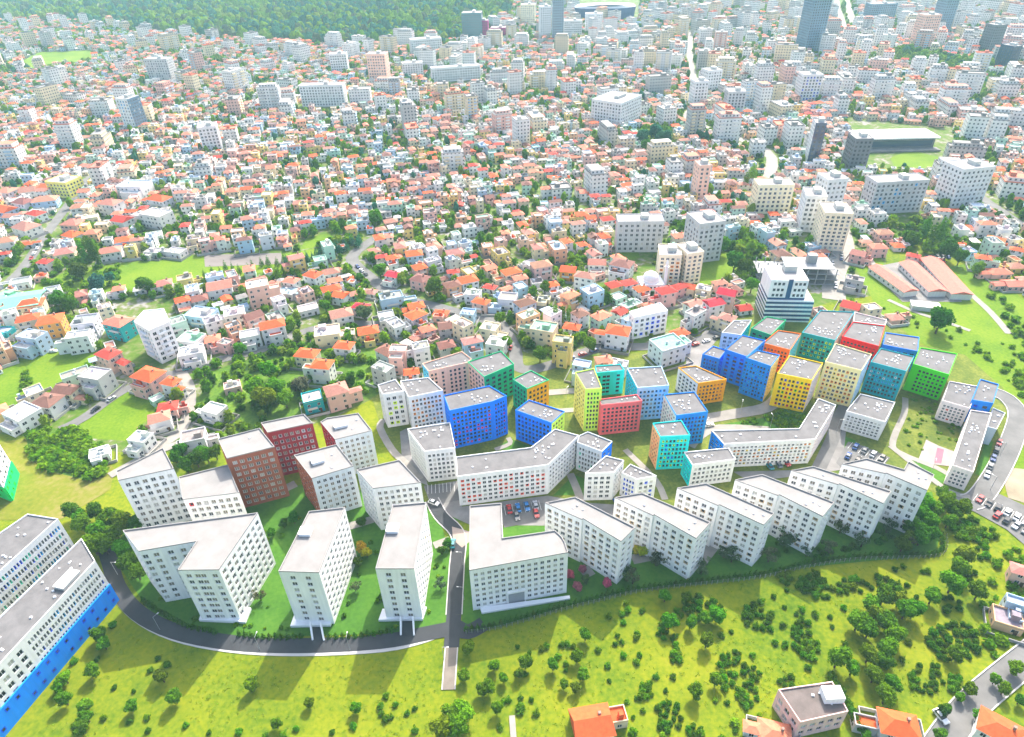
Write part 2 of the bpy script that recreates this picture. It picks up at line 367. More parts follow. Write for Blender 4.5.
for i, (P, wd) in enumerate([([(770, 430), (720, 428), (700, 436), (690, 447)], 4), ([(700, 420), (735, 414), (766, 408), (780, 396)], 6), ([(384, 420), (380, 428), (392, 450), (404, 462), (420, 480)], 3),
              ([(905, 398), (904, 414), (893, 440), (898, 452), (936, 468), (950, 476)], 2.4), ([(890, 446), (930, 478), (950, 492), (970, 498)], 2.4), ([(570, 474), (577, 490), (582, 505)], 3),
              ([(508, 438), (510, 444), (495, 450)], 2), ([(625, 450), (655, 480), (665, 500)], 2.5), ([(548, 393), (576, 391)], 4), ([(548, 412), (578, 410)], 3),
              ([(250, 502), (272, 495), (296, 484)], 4), ([(345, 528), (372, 520), (385, 515)], 3.5), ([(434, 546), (450, 540)], 3), ([(632, 560), (652, 556)], 4), ([(696, 568), (714, 545)], 4),
              ([(582, 575), (592, 570)], 4), ([(110, 476), (150, 455), (190, 440)], 4), ([(512, 716), (514, 745)], 1.6)]):
    road('footpath', P, wd, PATH, .262+.004*i, False, 3)
# parking bays
bay = MB()
for (x0, y0, x1, y1, n) in [(505, 511, 540, 506, 9), (850, 446, 885, 462, 10), (975, 498, 1040, 530, 14), (428, 490, 458, 487, 8)]:
    a, c = at(x0, y0), at(x1, y1); d = (c-a).normalized(); nrm = Vector((-d.y, d.x, 0)); ang = math.atan2(nrm.y, nrm.x)
    for k in range(n+1):
        p = a+(c-a)*(k/n); bay.face([(*(p-d*.06-nrm*2.4)[:2], .36), (*(p+d*.06-nrm*2.4)[:2], .36), (*(p+d*.06+nrm*2.4)[:2], .36), (*(p-d*.06+nrm*2.4)[:2], .36)])
bo = bay.build('bay_markings', mat('road_paint', (.75, .75, .73), .8, .1)); bo['kind'] = 'structure'
# ------------------------------------------------------------------ windows
GLASS_D = mat('dark_glass', (.022, .028, .04), .18, .3, .15, spec=.35)
GLASS_M = mat('grey_glass', (.075, .08, .095), .2, .3, .15, spec=.4)
GLASS_B = mat('beige_glass', (.235, .205, .165), .25, .4, .15, spec=.35)
GLASS_C = mat('curtained_glass', (.42, .41, .38), .3, .2, .2, spec=.5)
FR_W = mat('white_frame', (.8, .8, .8), .5, 0)
FR_D = mat('dark_frame', (.12, .12, .13), .5, 0)
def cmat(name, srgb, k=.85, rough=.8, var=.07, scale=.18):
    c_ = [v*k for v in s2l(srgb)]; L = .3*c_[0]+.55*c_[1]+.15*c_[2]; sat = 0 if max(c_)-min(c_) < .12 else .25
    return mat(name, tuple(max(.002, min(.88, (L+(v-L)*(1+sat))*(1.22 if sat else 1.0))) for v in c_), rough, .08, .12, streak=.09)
def win_mesh(name, frame, glass, f=.09, mull=True, g=0.0):
    b = MB()
    x0, x1, z0, z1 = -.5, .5, -.5, .5
    def fr(a, c, d, e, y=-.03):
        b.face([(a, y, c), (d, y, c), (d, y, e), (a, y, e)], 0)
    fz = f*.85
    fr(x0, z0, x1, z0+fz); fr(x0, z1-fz, x1, z1); fr(x0, z0+fz, x0+f, z1-fz); fr(x1-f, z0+fz, x1, z1-fz)
    if mull: fr(-.03, z0+fz, .03, z1-fz)
    b.face([(x0+f, .02, z0+fz), (x1-f, .02, z0+fz), (x1-f, .02, z1-fz), (x0+f, .02, z1-fz)], 1)
    return b.mesh(name, [frame, glass])
ACC = {'orange': (250, 150, 40), 'lime': (205, 235, 90), 'coral': (240, 110, 90), 'yellow': (245, 205, 70), 'pink': (230, 90, 140), 'mint': (120, 225, 190),
       'skyblue': (70, 170, 235), 'blue': (20, 90, 215), 'red': (205, 40, 60), 'green': (70, 190, 70), 'white': (225, 235, 240), 'beige': (176, 158, 132)}
WM = {'K': [win_mesh('window', FR_W, g_, .05) for g_ in (GLASS_D, GLASS_D, GLASS_D, GLASS_D, GLASS_M)] + [win_mesh('window', FR_W, GLASS_C, .07)],
      'D': [win_mesh('window', FR_D, g_, .06) for g_ in (GLASS_D, GLASS_D, GLASS_M)],
      'N': [win_mesh('window', FR_W, g_, .08) for g_ in (GLASS_B, GLASS_B, GLASS_B, GLASS_M, GLASS_M, GLASS_C)]}
for k, c in ACC.items():
    am = cmat('accent_'+k, c)
    WM['a_'+k] = [win_mesh('window', am, GLASS_D, .2, False), win_mesh('window', am, GLASS_M, .26)]
PASTEL = {'white': (236, 237, 240)}
ROOFK = mat('grey_roof_felt', (.145, .14, .14), .9, .36, .2)
ROOFN = mat('pale_roof_screed', (.245, .234, .224), .9, .2, .16)
VENT = mat('white_vent', (.75, .75, .76), .5, .05)
HUTM = mat('pale_roof_hut', (.5, .5, .47), .8, .1)
VENTM = None
def vent_mesh():
    b = MB(); b.box((0, 0, 0), (1.1, 1.1, .5)); b.box((0, 0, .503), (.8, .8, .25)); return b.mesh('roof_vent', [VENT])
VENTS = [vent_mesh()]
b = MB(); b.box((0, 0, 0), (2.3, 1.2, .45)); b.box((0, 0, .453), (2.0, .9, .12)); VENTS.append(b.mesh('roof_vent', [VENT]))
b = MB(); b.cyl((0, 0, 0), .45, .7, 10); b.cyl((0, 0, .703), .6, .15, 10); VENTS.append(b.mesh('roof_vent', [VENT]))

LM = []           # landmarks: (px, py, phrase)
FOOT = []         # footprints (world polygons) kept clear of houses and trees
def merged(name, unit, mats4, parent):
    """many copies of a unit mesh in one mesh (the surplus windows of one facade set)"""
    b = MB(); mats = []
    for u, M in mats4:
        for m in u.materials:
            if m not in mats: mats.append(m)
        for p in u.polygons:
            b.face([tuple(M @ u.vertices[i].co) for i in p.vertices], mats.index(u.materials[p.material_index]))
    o = b.build(name, mats, parent); o['kind'] = 'stuff'
    return o
def block(name, label, poly, h, cols, nr, style='K', wins=None, acc=None, group=None, sp=2.8, ww=1.7, wh=1.75, vents=9, roof=None, base=.9, top=1.2, lm=None, par=True, cat='apartment block', near=100, rim=None, hut=None):
    """poly: roof corners in photo pixels (front-left, front-right, ... ), lifted to height h"""
    P = [at(x, y, h) for x, y in poly]; P = [(p.x, p.y) for p in P]
    n = len(P); ccw = area(P) > 0
    cx = sum(p[0] for p in P)/n; cy = sum(p[1] for p in P)/n
    FOOT.append(P)
    root = thing(name, (cx, cy, 0), label, cat, group)
    C = [(p[0]-cx, p[1]-cy) for p in P]
    mats = []; wb = MB(); items = []
    acc = acc or {}; wins = wins or {}
    for i in range(n):
        a, c = (C[i], C[(i+1) % n]) if ccw else (C[(i+1) % n], C[i])
        L = math.dist(a, c)
        if L < .3: continue
        d = ((c[0]-a[0])/L, (c[1]-a[1])/L); nrm = (d[1], -d[0])
        m = cols[i] if i < len(cols) and cols[i] is not None else cols[0]
        if m not in mats: mats.append(m)
        mi = mats.index(m)
        def pt(u, z, dep=0): return (a[0]+d[0]*u-nrm[0]*dep, a[1]+d[1]*u-nrm[1]*dep, z)
        spec = wins.get(i, 'auto')
        if spec is None or L < 4:
            wb.face([pt(0, 0), pt(L, 0), pt(L, h), pt(0, h)], mi); continue
        if spec == 'auto': nc = max(1, round((L-.8)/sp)); us = [L*.5+(k-(nc-1)/2)*((L-.8)/nc) for k in range(nc)]
        elif isinstance(spec, int): us = [(L-1.6)*(k+.5)/spec+.8 for k in range(spec)]
        else: us = [L*f for f in spec]
        us.sort(); ww_ = 1.65 if style == 'N' else ww; w_ = min(ww_, (us[1]-us[0])*.62 if len(us) > 1 else ww_)
        rh = (h-base-top)/nr; hh = min(wh, rh*.62); dep = .28
        zs = [base+rh*(k+.5) for k in range(nr)]
        zp = 0
        for z in zs:
            wb.face([pt(0, zp), pt(L, zp), pt(L, z-hh/2), pt(0, z-hh/2)], mi); zp = z+hh/2
            up = 0
            for u in us:
                wb.face([pt(up, z-hh/2), pt(u-w_/2, z-hh/2), pt(u-w_/2, zp), pt(up, zp)], mi); up = u+w_/2
                l, r, lo, hi = u-w_/2, u+w_/2, z-hh/2, z+hh/2
                wb.face([pt(l, lo), pt(r, lo), pt(r, lo, dep), pt(l, lo, dep)], mi); wb.face([pt(l, hi, dep), pt(r, hi, dep), pt(r, hi), pt(l, hi)], mi)
                wb.face([pt(l, lo, dep), pt(l, hi, dep), pt(l, hi), pt(l, lo)], mi); wb.face([pt(r, lo), pt(r, hi), pt(r, hi, dep), pt(r, lo, dep)], mi)
            wb.face([pt(up, z-hh/2), pt(L, z-hh/2), pt(L, zp), pt(up, zp)], mi)
        wb.face([pt(0, zp), pt(L, zp), pt(L, h), pt(0, h)], mi)
        ang = math.atan2(d[1], d[0])
        for ri, z in enumerate(zs):
            for u in us:
                q = pt(u, z, dep-.03); wp = Vector((q[0]+cx, q[1]+cy, z)); v = Vector((0, 0, H))-wp
                vis = max(0, (v.x*nrm[0]+v.y*nrm[1]))/v.length**3
                kind = style
                for ac, pr in acc.get(i, ()):
                    if rnd.random() < pr: kind = 'a_'+ac; break
                items.append((vis, q, ang, w_, hh, rnd.choice(WM[kind])))
    wb.face([(x, y, h-.05) for x, y in (C if ccw else C[::-1])], len(mats)); mats.append(roof or (ROOFK if style in 'KD' else ROOFN))
    # the wall keeps its own mesh, the roof surface is a part of its own
    rf = MB(); rf.face([(x, y, 0) for x, y in (C if ccw else C[::-1])])
    wb.f.pop(); wb.v = wb.v[:-n]; wb.m.pop(); wb.uv = wb.uv[:-n]; rm_ = mats.pop()
    wb.build('wall', mats, root)
    ro = rf.build('roof', rm_, root, (0, 0, h-.02))
    if par:
        pb = MB(); Q = C if ccw else C[::-1]; inn = inset(Q, .22); ph = .45
        for i in range(n):
            j = (i+1) % n
            pb.face([(*Q[i], 0), (*Q[j], 0), (*Q[j], ph), (*Q[i], ph)]); pb.face([(*Q[i], ph), (*Q[j], ph), (*inn[j], ph), (*inn[i], ph)])
            pb.face([(*inn[j], 0), (*inn[i], 0), (*inn[i], ph), (*inn[j], ph)])
        pb.build('parapet', rim or (mat('pale_parapet', (.29, .277, .266), .85, .08) if style == 'N' else cols[0]), root, (0, 0, h))
    items.sort(key=lambda t: -t[0])
    for vis, q, ang, w_, hh, me in items[:near]:
        obj('window', me, root, q, ang, (w_, 1, hh))
    if len(items) > near:
        merged('window', None, [(me, Matrix.Translation(q) @ Matrix.Rotation(ang, 4, 'Z') @ Matrix.Diagonal((w_, 1, hh, 1))) for vis, q, ang, w_, hh, me in items[near:]], root)
    k = 0
    xs = [c[0] for c in C]; ys = [c[1] for c in C]
    hub = None; VS = []
    while k < 200 and vents:
        k += 1
        x, y = rnd.uniform(min(xs), max(xs)), rnd.uniform(min(ys), max(ys))
        if hub and k % 5 < 2: x, y = hub[0]+rnd.uniform(-3, 3), hub[1]+rnd.uniform(-3, 3)
        if not inpoly(x, y, inset(C if ccw else C[::-1], 1.6)): continue
        if any(math.hypot(x-u, y-v) < 1.1 for u, v in VS): continue
        VS.append((x, y))
        if hub is None: hub = (x, y)
        obj('roof_vent', VENTS[0] if rnd.random() < .6 else rnd.choice(VENTS), root, (x, y, h), rnd.uniform(0, 3), (rnd.uniform(.4, .62),)*3)
        vents -= 1
        if vents <= 0: break
    if hut:
        p = at(hut[0], hut[1], h); hb = MB(); hb.box((0, 0, 0), (hut[2]*.7, hut[3]*.7, 1.1)); hb.box((0, 0, 1.103), (hut[2]*.7+.3, hut[3]*.7+.3, .12))
        hb.build('roof_hut', HUTM if not style == 'N' else mat('white_hut', (.8, .8, .8), .8, .05), root, (p.x-cx, p.y-cy, h)).rotation_euler = (0, 0, math.atan2(P[1][1]-P[0][1], P[1][0]-P[0][0]))
    pp = [proj((p[0], p[1], h)) for p in P]
    LM.append((sum(p[0] for p in pp)/n, sum(p[1] for p in pp)/n+4, lm)) if lm else None
    return root, C, ccw, h, (cx, cy)
def inset(Q, t):
    """inward offset of a counter-clockwise polygon"""
    n = len(Q); out = []
    for i in range(n):
        a, p, c = Q[i-1], Q[i], Q[(i+1) % n]
        l1 = math.dist(a, p) or 1; l2 = math.dist(p, c) or 1
        d1 = ((p[0]-a[0])/l1, (p[1]-a[1])/l1); d2 = ((c[0]-p[0])/l2, (c[1]-p[1])/l2)
        n1 = (-d1[1], d1[0]); n2 = (-d2[1], d2[0])
        s = (n1[0]+n2[0], n1[1]+n2[1]); k = max(.35, 1+n1[0]*n2[0]+n1[1]*n2[1])
        out.append((p[0]+s[0]*t/k, p[1]+s[1]*t/k))
    return out
c = lambda nm, rgb: cmat('render_'+nm, rgb)
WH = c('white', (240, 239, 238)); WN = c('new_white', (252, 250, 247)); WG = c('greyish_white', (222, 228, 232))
BLUE = c('royal_blue', (0, 122, 226)); AZ = c('azure', (0, 128, 205)); TEAL = c('teal', (20, 150, 160)); GRN = c('emerald', (20, 165, 115)); GRASSG = c('grass_green', (95, 200, 60))
ORG = c('orange', (255, 165, 30)); YEL = c('yellow', (242, 200, 60)); REDC = c('crimson', (225, 42, 68)); CORAL = c('coral', (242, 118, 120)); SALM = c('salmon', (246, 190, 170))
CYAN = c('cyan', (60, 190, 228)); PALEB = c('pale_blue', (190, 214, 238)); PEACH = c('peach', (250, 215, 150)); LIME = c('pale_lime', (205, 238, 130)); TURQ = c('turquoise', (70, 200, 195))
CREAM = c('cream_wall', (245, 222, 175)); PINKW = c('pinkish_white', (240, 222, 218)); BROWN = mat('terracotta', (.36, .105, .055), .85, .15, .3, streak=.15); DRED = mat('dark_red', (.36, .026, .042), .85, .15, .3, streak=.15); DORG = c('deep_orange', (250, 125, 70)); SKYW = c('sky', (130, 205, 235))
G1 = 'new white apartment blocks above the meadow'; G2 = 'colourful apartment blocks of the estate'
# ---- new white blocks
def NB(label, poly, h, nr, **k):
    return block('apartment_block', label, poly, h, k.pop('cols', [WN]), nr, 'N', group=G1, vents=k.pop('vents', 0), **k)
NB('white eight storey block with wedge roof, farthest left of the new white estate', [(118.5, 481), (174, 469), (163.5, 448.5), (116.6, 471.8)], 25, 8, wins={0: 6}, lm='the wedge-roofed white block on the left')
NB('lower white block with reddish windows between the wedge-roofed white block and the terracotta block', [(183, 500), (239.6, 493), (228, 465.3), (179, 477.6)], 19, 6, wins={0: 7}, acc={0: (('red', .1),)})
block('apartment_block', 'terracotta brown block with pale roof beside the dark red block', [(227, 459), (274.8, 447.3), (260, 428.8), (218, 439.5)], 24.5, [BROWN], 8, 'N', {0: 6}, group=G1, vents=1, lm='the terracotta block')
block('apartment_block', 'dark red block with white-framed square windows right behind the terracotta brown block', [(267.8, 433.2), (312.7, 423.4), (304, 414.6), (261, 423.4)], 22, [DRED], 7, 'N', {0: 7}, group=G1, vents=0, acc={0: (('white', .5),)}, lm='the dark red block')
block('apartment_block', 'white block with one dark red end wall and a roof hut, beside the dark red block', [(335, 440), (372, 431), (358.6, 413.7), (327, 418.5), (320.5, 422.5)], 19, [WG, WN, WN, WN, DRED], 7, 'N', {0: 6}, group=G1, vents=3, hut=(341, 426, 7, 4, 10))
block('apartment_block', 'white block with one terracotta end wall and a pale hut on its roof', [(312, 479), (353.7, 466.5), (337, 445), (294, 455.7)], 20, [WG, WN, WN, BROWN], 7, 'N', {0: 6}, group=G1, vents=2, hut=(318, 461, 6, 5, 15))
NB('white block with plain roof standing behind the two free-standing narrow towers', [(373, 489), (421, 483), (399.6, 460.5), (356.7, 470.3)], 20.5, 7, wins={0: 7, 3: 6})
LW = NB('white L-shaped block with a wedge-shaped pale roof above the bend of the dark road', [(178, 570.7), (219, 570.3), (258, 513.3), (123, 531), (139, 551.8), (196.7, 542)], 24.6, 8, wins={0: (.2, .42, .56, .84), 4: (.06, .25, .5, .72, .9)}, lm='the wedge-shaped white L-block')
T3 = NB('white narrow tower with two columns of front windows, left one of the pair', [(278.6, 571.9), (319.2, 573.2), (345, 508), (309, 512)], 24.6, 8, wins={0: (.3, .68)}, hut=(306, 533, 5, 4, 60), lm='the left narrow white tower')
T4 = NB('white narrow tower with two columns of front windows, right one of the pair, by the access road', [(375.6, 569.3), (414.3, 569.3), (426, 503), (392.8, 505.9)], 24.3, 8, wins={0: (.3, .68)}, acc={1: (('yellow', .06),)}, hut=(393, 530, 5, 4, 75), lm='the right narrow white tower')
UB = NB('white L-shaped block with rounded corner and square gateway beside the access road', [(469.3, 571), (568, 553), (565, 543), (562, 537.5), (555, 531), (502.5, 538.6), (501.5, 503.8), (469.7, 506.4)], 19.4, 7, wins={0: 14}, lm='the round-cornered white L-block')
for i, (lab, q, h, lm_) in enumerate([
    ('white slab block with staggered roof, first in the right-hand row, next to the round-cornered block', [(545, 503.5), (582, 520), (583, 519), (621, 542), (635, 528), (575, 497.5)], 20.6, 'the first slab of the right-hand row'),
    ('white slab block, second in the right-hand row, with a yellow tree at its left foot', [(614.6, 498), (653, 516), (654, 515), (696, 539), (710.4, 523), (642, 493.5)], 20, 'the second slab of the right-hand row'),
    ('white slab block, third in the right-hand row, behind a bush-lined fence', [(677, 488.5), (718, 506), (719, 505), (763.5, 525.5), (774, 514), (706, 484)], 20, 'the third slab of the right-hand row'),
    ('white slab block, fourth in the right-hand row, below the long peach block', [(734.8, 480.5), (778, 496), (779, 495), (822.5, 517), (834, 503), (762, 475)], 19, 'the fourth slab of the right-hand row'),
    ('white slab block, fifth in the right-hand row, below the car park', [(791, 471), (838, 485), (839, 484), (883, 504), (891, 492), (813, 467)], 19.5, 'the fifth slab of the right-hand row'),
    ('white slab block ending the right-hand row, with a stepped roof corner by the curved hedge', [(842, 464.5), (885, 474), (886, 473.5), (927, 491), (934, 475.5), (908, 462), (903.5, 470), (866, 459)], 21, 'the last slab of the right-hand row')]):
    NB(lab, q, h, 7, lm=lm_, sp=2.75, vents=3, acc={0: (('beige', .12),), 2: (('beige', .22),)})
# plinths, ramps and the gateway
RAMPW = WN
def part_box(root, cxy, name, m, pts, z0, z1):
    b = MB(); b.prism([(p[0]-cxy[0], p[1]-cxy[1]) for p in pts], z0, z1); b.build(name, m, root)
for (root, C, ccw, h, cxy), (q0, q1, tip) in ((T3, ((300, 627), (323, 627), (313, 641))), (T4, ((388, 621), (415, 621), (401, 636)))):
    a, b2, t = at(*q0), at(*q1), at(*tip)
    part_box(root, cxy, 'plinth', FR_W, [at(q0[0]-9, q0[1]+1), at(q1[0]+8, q1[1]), at(q1[0]+12, q1[1]-12), at(q0[0]-5, q0[1]-10)], .2, 1.2)
    m = (a+b2)/2
    for k, (e, f) in enumerate(((m, t+(m-t)*.02), (m+(b2-a)*.45, t+(b2-a)*.48))):
        d = (f-e).normalized(); nn = Vector((-d.y, d.x, 0))*.25
        b = MB(); b.face([(*(e-nn)[:2], .2), (*(f-nn)[:2], .2), (*(f-nn)[:2], .6), (*(e-nn)[:2], 2.6)]); b.face([(*(f+nn)[:2], .2), (*(e+nn)[:2], .2), (*(e+nn)[:2], 2.6), (*(f+nn)[:2], .6)])
        b.face([(*(e-nn)[:2], 2.6), (*(f-nn)[:2], .6), (*(f+nn)[:2], .6), (*(e+nn)[:2], 2.6)]); b.face([(*(f-nn)[:2], .2), (*(f+nn)[:2], .2), (*(f+nn)[:2], .6), (*(f-nn)[:2], .6)])
        b.build('ramp_wall', WN, root, (-cxy[0], -cxy[1], 0))
    b = MB(); s = (b2-a)*.02; b.face([(*m[:2], .27), (*(m+(b2-a)*.44)[:2], .27), (*(t+(b2-a)*.5)[:2], .27), (*t[:2], .27)][::1])
    o = b.build('garage_ramp', ASPH); o['kind'] = 'structure'
root, C, ccw, h, cxy = LW
part_box(root, cxy, 'plinth', FR_W, [at(200, 622), at(246, 624), at(252, 610), at(204, 608)], .2, 1.2)
root, C, ccw, h, cxy = UB
a, b2 = at(472, 611), at(566.5, 597)
def along(f, z, o=0.0):
    p = a+(b2-a)*f; d = (b2-a).normalized(); return (p.x-cxy[0]+d.y*o, p.y-cxy[1]-d.x*o, z)
A0 = [Vector((C[0][0], C[0][1], 0)), Vector((C[1][0], C[1][1], 0))]
def on(f, z, o): 
    p = A0[0]+(A0[1]-A0[0])*f; d = (A0[1]-A0[0]).normalized(); return (p.x+d.y*o, p.y-d.x*o, z)
b = MB()
for f0, f1 in ((.36, .375), (.545, .56)): b.face([on(f0, 0, .3), on(f1, 0, .3), on(f1, 5.6, .3), on(f0, 5.6, .3)])
b.face([on(.36, 5.2, .31), on(.56, 5.2, .31), on(.56, 5.9, .31), on(.36, 5.9, .31)]); b.face([on(.36, 5.9, .31), on(.56, 5.9, .31), on(.56, 5.9, 0), on(.36, 5.9, 0)])
b.build('gateway_frame', WN, root)
b = MB(); b.face([on(.375, 0, .12), on(.545, 0, .12), on(.545, 5.2, .12), on(.375, 5.2, .12)]); b.build('gateway_door', mat('gateway_grey', (.3, .3, .31), .7, .1), root)
part_box(root, cxy, 'plinth', FR_W, [at(482, 614.5), at(570, 600), at(569.5, 597), at(480, 609)], .2, .9)

# ---- colour estate
def KB(label, poly, h, nr, cols, **k):
    return block('apartment_block', label, poly, h, cols, nr, k.pop('style', 'K'), group=G2, **k)
KB('narrow white block with lime window surrounds at the left end of the colourful estate', [(382.6, 395), (404.5, 391.5), (395.6, 380), (377.8, 385.5)], 17.5, 6, [WH], wins={0: 3, 3: 2}, acc={0: (('lime', .5),)}, vents=4)
KB('white block with orange window surrounds between the lime-dotted and the royal blue block', [(408.6, 397.8), (443, 391), (428.5, 378), (400.4, 381.4)], 17.5, 7, [WH], wins={0: 8, 3: 5}, acc={0: (('orange', .4),)}, vents=6, lm='the white block with orange windows')
KB('salmon pink block with grey roof behind the white block with orange windows', [(428.5, 371.8), (468, 363), (471.6, 359.5), (462, 352), (422.3, 364.2)], 15, 6, [SALM, SALM, SALM, WH, SKYW], wins={0: (.08, .17, .35, .55, .66, .77, .9)}, style='D', vents=7)
KB('emerald green block with a pink left end, behind the royal blue block', [(484, 377.6), (514, 364.6), (501, 351.5), (467.6, 362.4)], 16, 6, [GRN, GRN, GRN, SALM], style='D', vents=9, lm='the emerald green block')
KB('block with one emerald and one orange side, right of the emerald green block', [(512.6, 379.9), (527, 389.5), (549, 380.5), (531, 371)], 14, 5, [GRN, ORG, ORG, GRN], style='D', wins={0: 4, 1: 5}, acc={1: (('orange', .3),)}, vents=6, lm='the emerald and orange block')
KB('large royal blue block with pink-ringed windows and a kinked front', [(449.5, 411.5), (492.6, 402.2), (506.7, 396.5), (489.3, 386.3), (443.7, 396)], 19.5, 9, [BLUE], style='D', wins={0: 10, 1: 4}, acc={0: (('pink', .22), ('orange', .06), ('skyblue', .12)), 1: (('pink', .12), ('skyblue', .2))}, vents=9, lm='the large royal blue block')
KB('white block with rows of plain windows below the white block with orange windows', [(424.5, 452), (455.3, 448.6), (450, 423), (407.4, 429.5)], 15.5, 6, [WH], wins={0: 6, 3: 11}, vents=10, lm='the plain white grey-roofed block')
KB('royal blue block with one lime end wall, right of the large royal blue block', [(515.3, 410.7), (551.6, 423.7), (564.7, 412), (529, 400.4)], 15, 6, [BLUE, LIME, LIME, BLUE], style='D', wins={0: 9, 1: 4}, acc={1: (('yellow', .3),), 0: (('blue', .35),)}, vents=10, lm='the royal blue and lime block')
KB('long bent white block with reddish window surrounds and a grey roof', [(457, 477.4), (548, 465.5), (579, 436), (555, 429.5), (531, 448), (456, 457.5)], 14.5, 6, [WH], wins={0: 16, 1: 10}, acc={0: (('coral', .3),)}, vents=16, lm='the long bent white block')
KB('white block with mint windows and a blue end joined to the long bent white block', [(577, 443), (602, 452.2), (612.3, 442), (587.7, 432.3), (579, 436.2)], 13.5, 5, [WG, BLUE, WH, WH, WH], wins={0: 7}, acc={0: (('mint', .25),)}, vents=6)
KB('small white block with one red window, left of the pale blue-windowed block', [(585, 474), (614, 473.2), (624, 461), (606, 456.3)], 13.5, 5, [WH], wins={0: 4, 1: 4}, vents=5)
KB('low white block with bright blue windows behind the second white slab', [(621.5, 473.4), (637, 480), (656.6, 476.4), (630, 464.6)], 11, 4, [WH], wins={0: 4, 1: 3}, acc={0: (('blue', .7),), 1: (('blue', .4),)}, vents=3)
KB('tall block with peach side and pale lime front, left of the coral block', [(585.3, 390), (602, 389), (594, 369), (575, 373)], 21.5, 9, [LIME, LIME, LIME, PEACH], wins={0: 4, 3: 5}, acc={0: (('green', .4),), 3: (('yellow', .5),)}, style='D', vents=5, lm='the peach and lime block')
KB('turquoise fronted block set back between the lime block and the pale blue block', [(596.3, 373.6), (624.4, 370.8), (620.3, 364.7), (595, 366.5)], 12.5, 5, [TURQ], style='D', wins={0: (.1, .3, .44, .8)}, vents=3)
KB('pale blue block with dark windows and a cyan left side', [(637.4, 388.5), (669, 386), (661.4, 366.7), (627, 368.8)], 17, 7, [PALEB, PALEB, PALEB, CYAN], wins={0: 7, 3: 6}, acc={0: (('skyblue', .25),)}, vents=7, lm='the pale blue block')
KB('coral red block on short pillars above the courtyard lawn', [(601, 405.8), (642.2, 401.6), (637, 395), (599, 400)], 15.5, 7, [CORAL], style='D', wins={0: 9}, vents=3, lm='the coral red block')
KB('azure blue block with a pink-and-white left side, right of the coral block', [(676, 416.3), (708, 412.2), (694.4, 392.3), (663.6, 395)], 16, 7, [AZ, AZ, AZ, PINKW], style='D', wins={0: 8, 3: 6}, acc={0: (('blue', .5),), 3: (('coral', .3),)}, vents=11, lm='the azure block')
KB('bright orange block behind the azure block', [(698, 384), (726.6, 379.8), (695.7, 366.3), (678.3, 368.2)], 11.5, 5, [ORG, ORG, ORG, PINKW], style='D', wins={0: 7, 3: 5}, acc={0: (('orange', .45),)}, vents=8, lm='the bright orange block')
KB('small turquoise block with lime windows and a peach left side', [(660, 437.5), (690.3, 436), (681.4, 421), (652.6, 423.8)], 16.5, 7, [TURQ, TURQ, TURQ, c('apricot', (246, 180, 140))], style='D', wins={0: 7, 3: 4}, acc={0: (('lime', .3), ('blue', .2)), 3: (('coral', .4),)}, vents=4, lm='the turquoise and lime block')
KB('white block with a teal left side below the turquoise and lime block', [(692.3, 465.6), (735.5, 460), (728.6, 448.5), (684, 452.6)], 11, 4, [WH, WH, WH, TURQ], wins={0: 9, 3: 5}, acc={3: (('blue', .4),)}, vents=6)
KB('long L-shaped block with peach window surrounds round a lawn', [(723.8, 444.6), (815, 440), (836, 405.6), (818, 399), (799, 429), (711.5, 431)], 12, 6, [WH, PINKW, WH, PEACH, PEACH, AZ], wins={0: 21, 1: 9}, acc={0: (('orange', .3), ('yellow', .1))}, vents=15, lm='the long peach block')
KB('yellow block with multicoloured windows and a passage at its foot', [(777, 374), (812, 380.8), (822.9, 363.7), (789.3, 356)], 16.8, 7, [YEL, PINKW, YEL, YEL], wins={0: (.17, .28, .4, .51, .63, .75, .87, .95)}, acc={0: (('red', .2), ('green', .15), ('blue', .15))}, style='D', vents=11, lm='the yellow block')
KB('tall deep blue block with one cream side beside the yellow block', [(745.5, 358.2), (771, 367), (779.7, 355.5), (757, 350.7)], 18.5, 9, [AZ, CREAM, CREAM, BLUE], style='D', wins={0: (.06, .18, .3, .42, .54, .66, .78, .93)}, acc={0: (('skyblue', .45), ('blue', .3))}, vents=6, lm='the deep blue block')
KB('recessed royal blue block, middle one of the three blue blocks', [(725, 350), (747, 357.5), (765.3, 341), (742, 335.6)], 16, 7, [BLUE], style='D', acc={0: (('blue', .7),)}, vents=8)
KB('low royal blue block at the street end of the three blue blocks', [(702.3, 354.8), (719.5, 359.6), (726.3, 350.7), (713, 346.5)], 11.5, 5, [BLUE], style='D', wins={0: 5}, acc={0: (('blue', .5),)}, vents=3)
KB('white block with a teal right side near the glass office block', [(721.5, 333), (741, 335.6), (751.6, 320.5), (734, 321)], 13, 5, [WH, TURQ, WH, WH], wins={0: 3}, vents=6)
KB('green fronted grey-roofed block just below the glass office block', [(751, 328.8), (771, 335.6), (786, 320.5), (766.7, 317)], 12, 5, [GRN], style='D', vents=7)
KB('deep orange fronted block with a cyan right side behind the yellow block', [(762.6, 343.6), (790, 350.7), (801, 334.2), (778, 330.8)], 13, 6, [DORG, SKYW, DORG, DORG], style='D', wins={0: 7}, acc={0: (('red', .3),)}, vents=9)
KB('teal block dotted with lime windows and a long grey roof', [(801.8, 333), (835, 341), (854.5, 312.5), (820, 311)], 12.5, 5, [TEAL, PINKW, TEAL, SKYW], style='D', wins={0: 8}, acc={0: (('lime', .45), ('mint', .2))}, vents=20, lm='the lime-dotted teal block')
KB('pale pinkish block at the back of the estate behind the crimson block', [(853, 322), (885, 326), (886.6, 320.5), (854.5, 312.5)], 12, 5, [PINKW], vents=6)
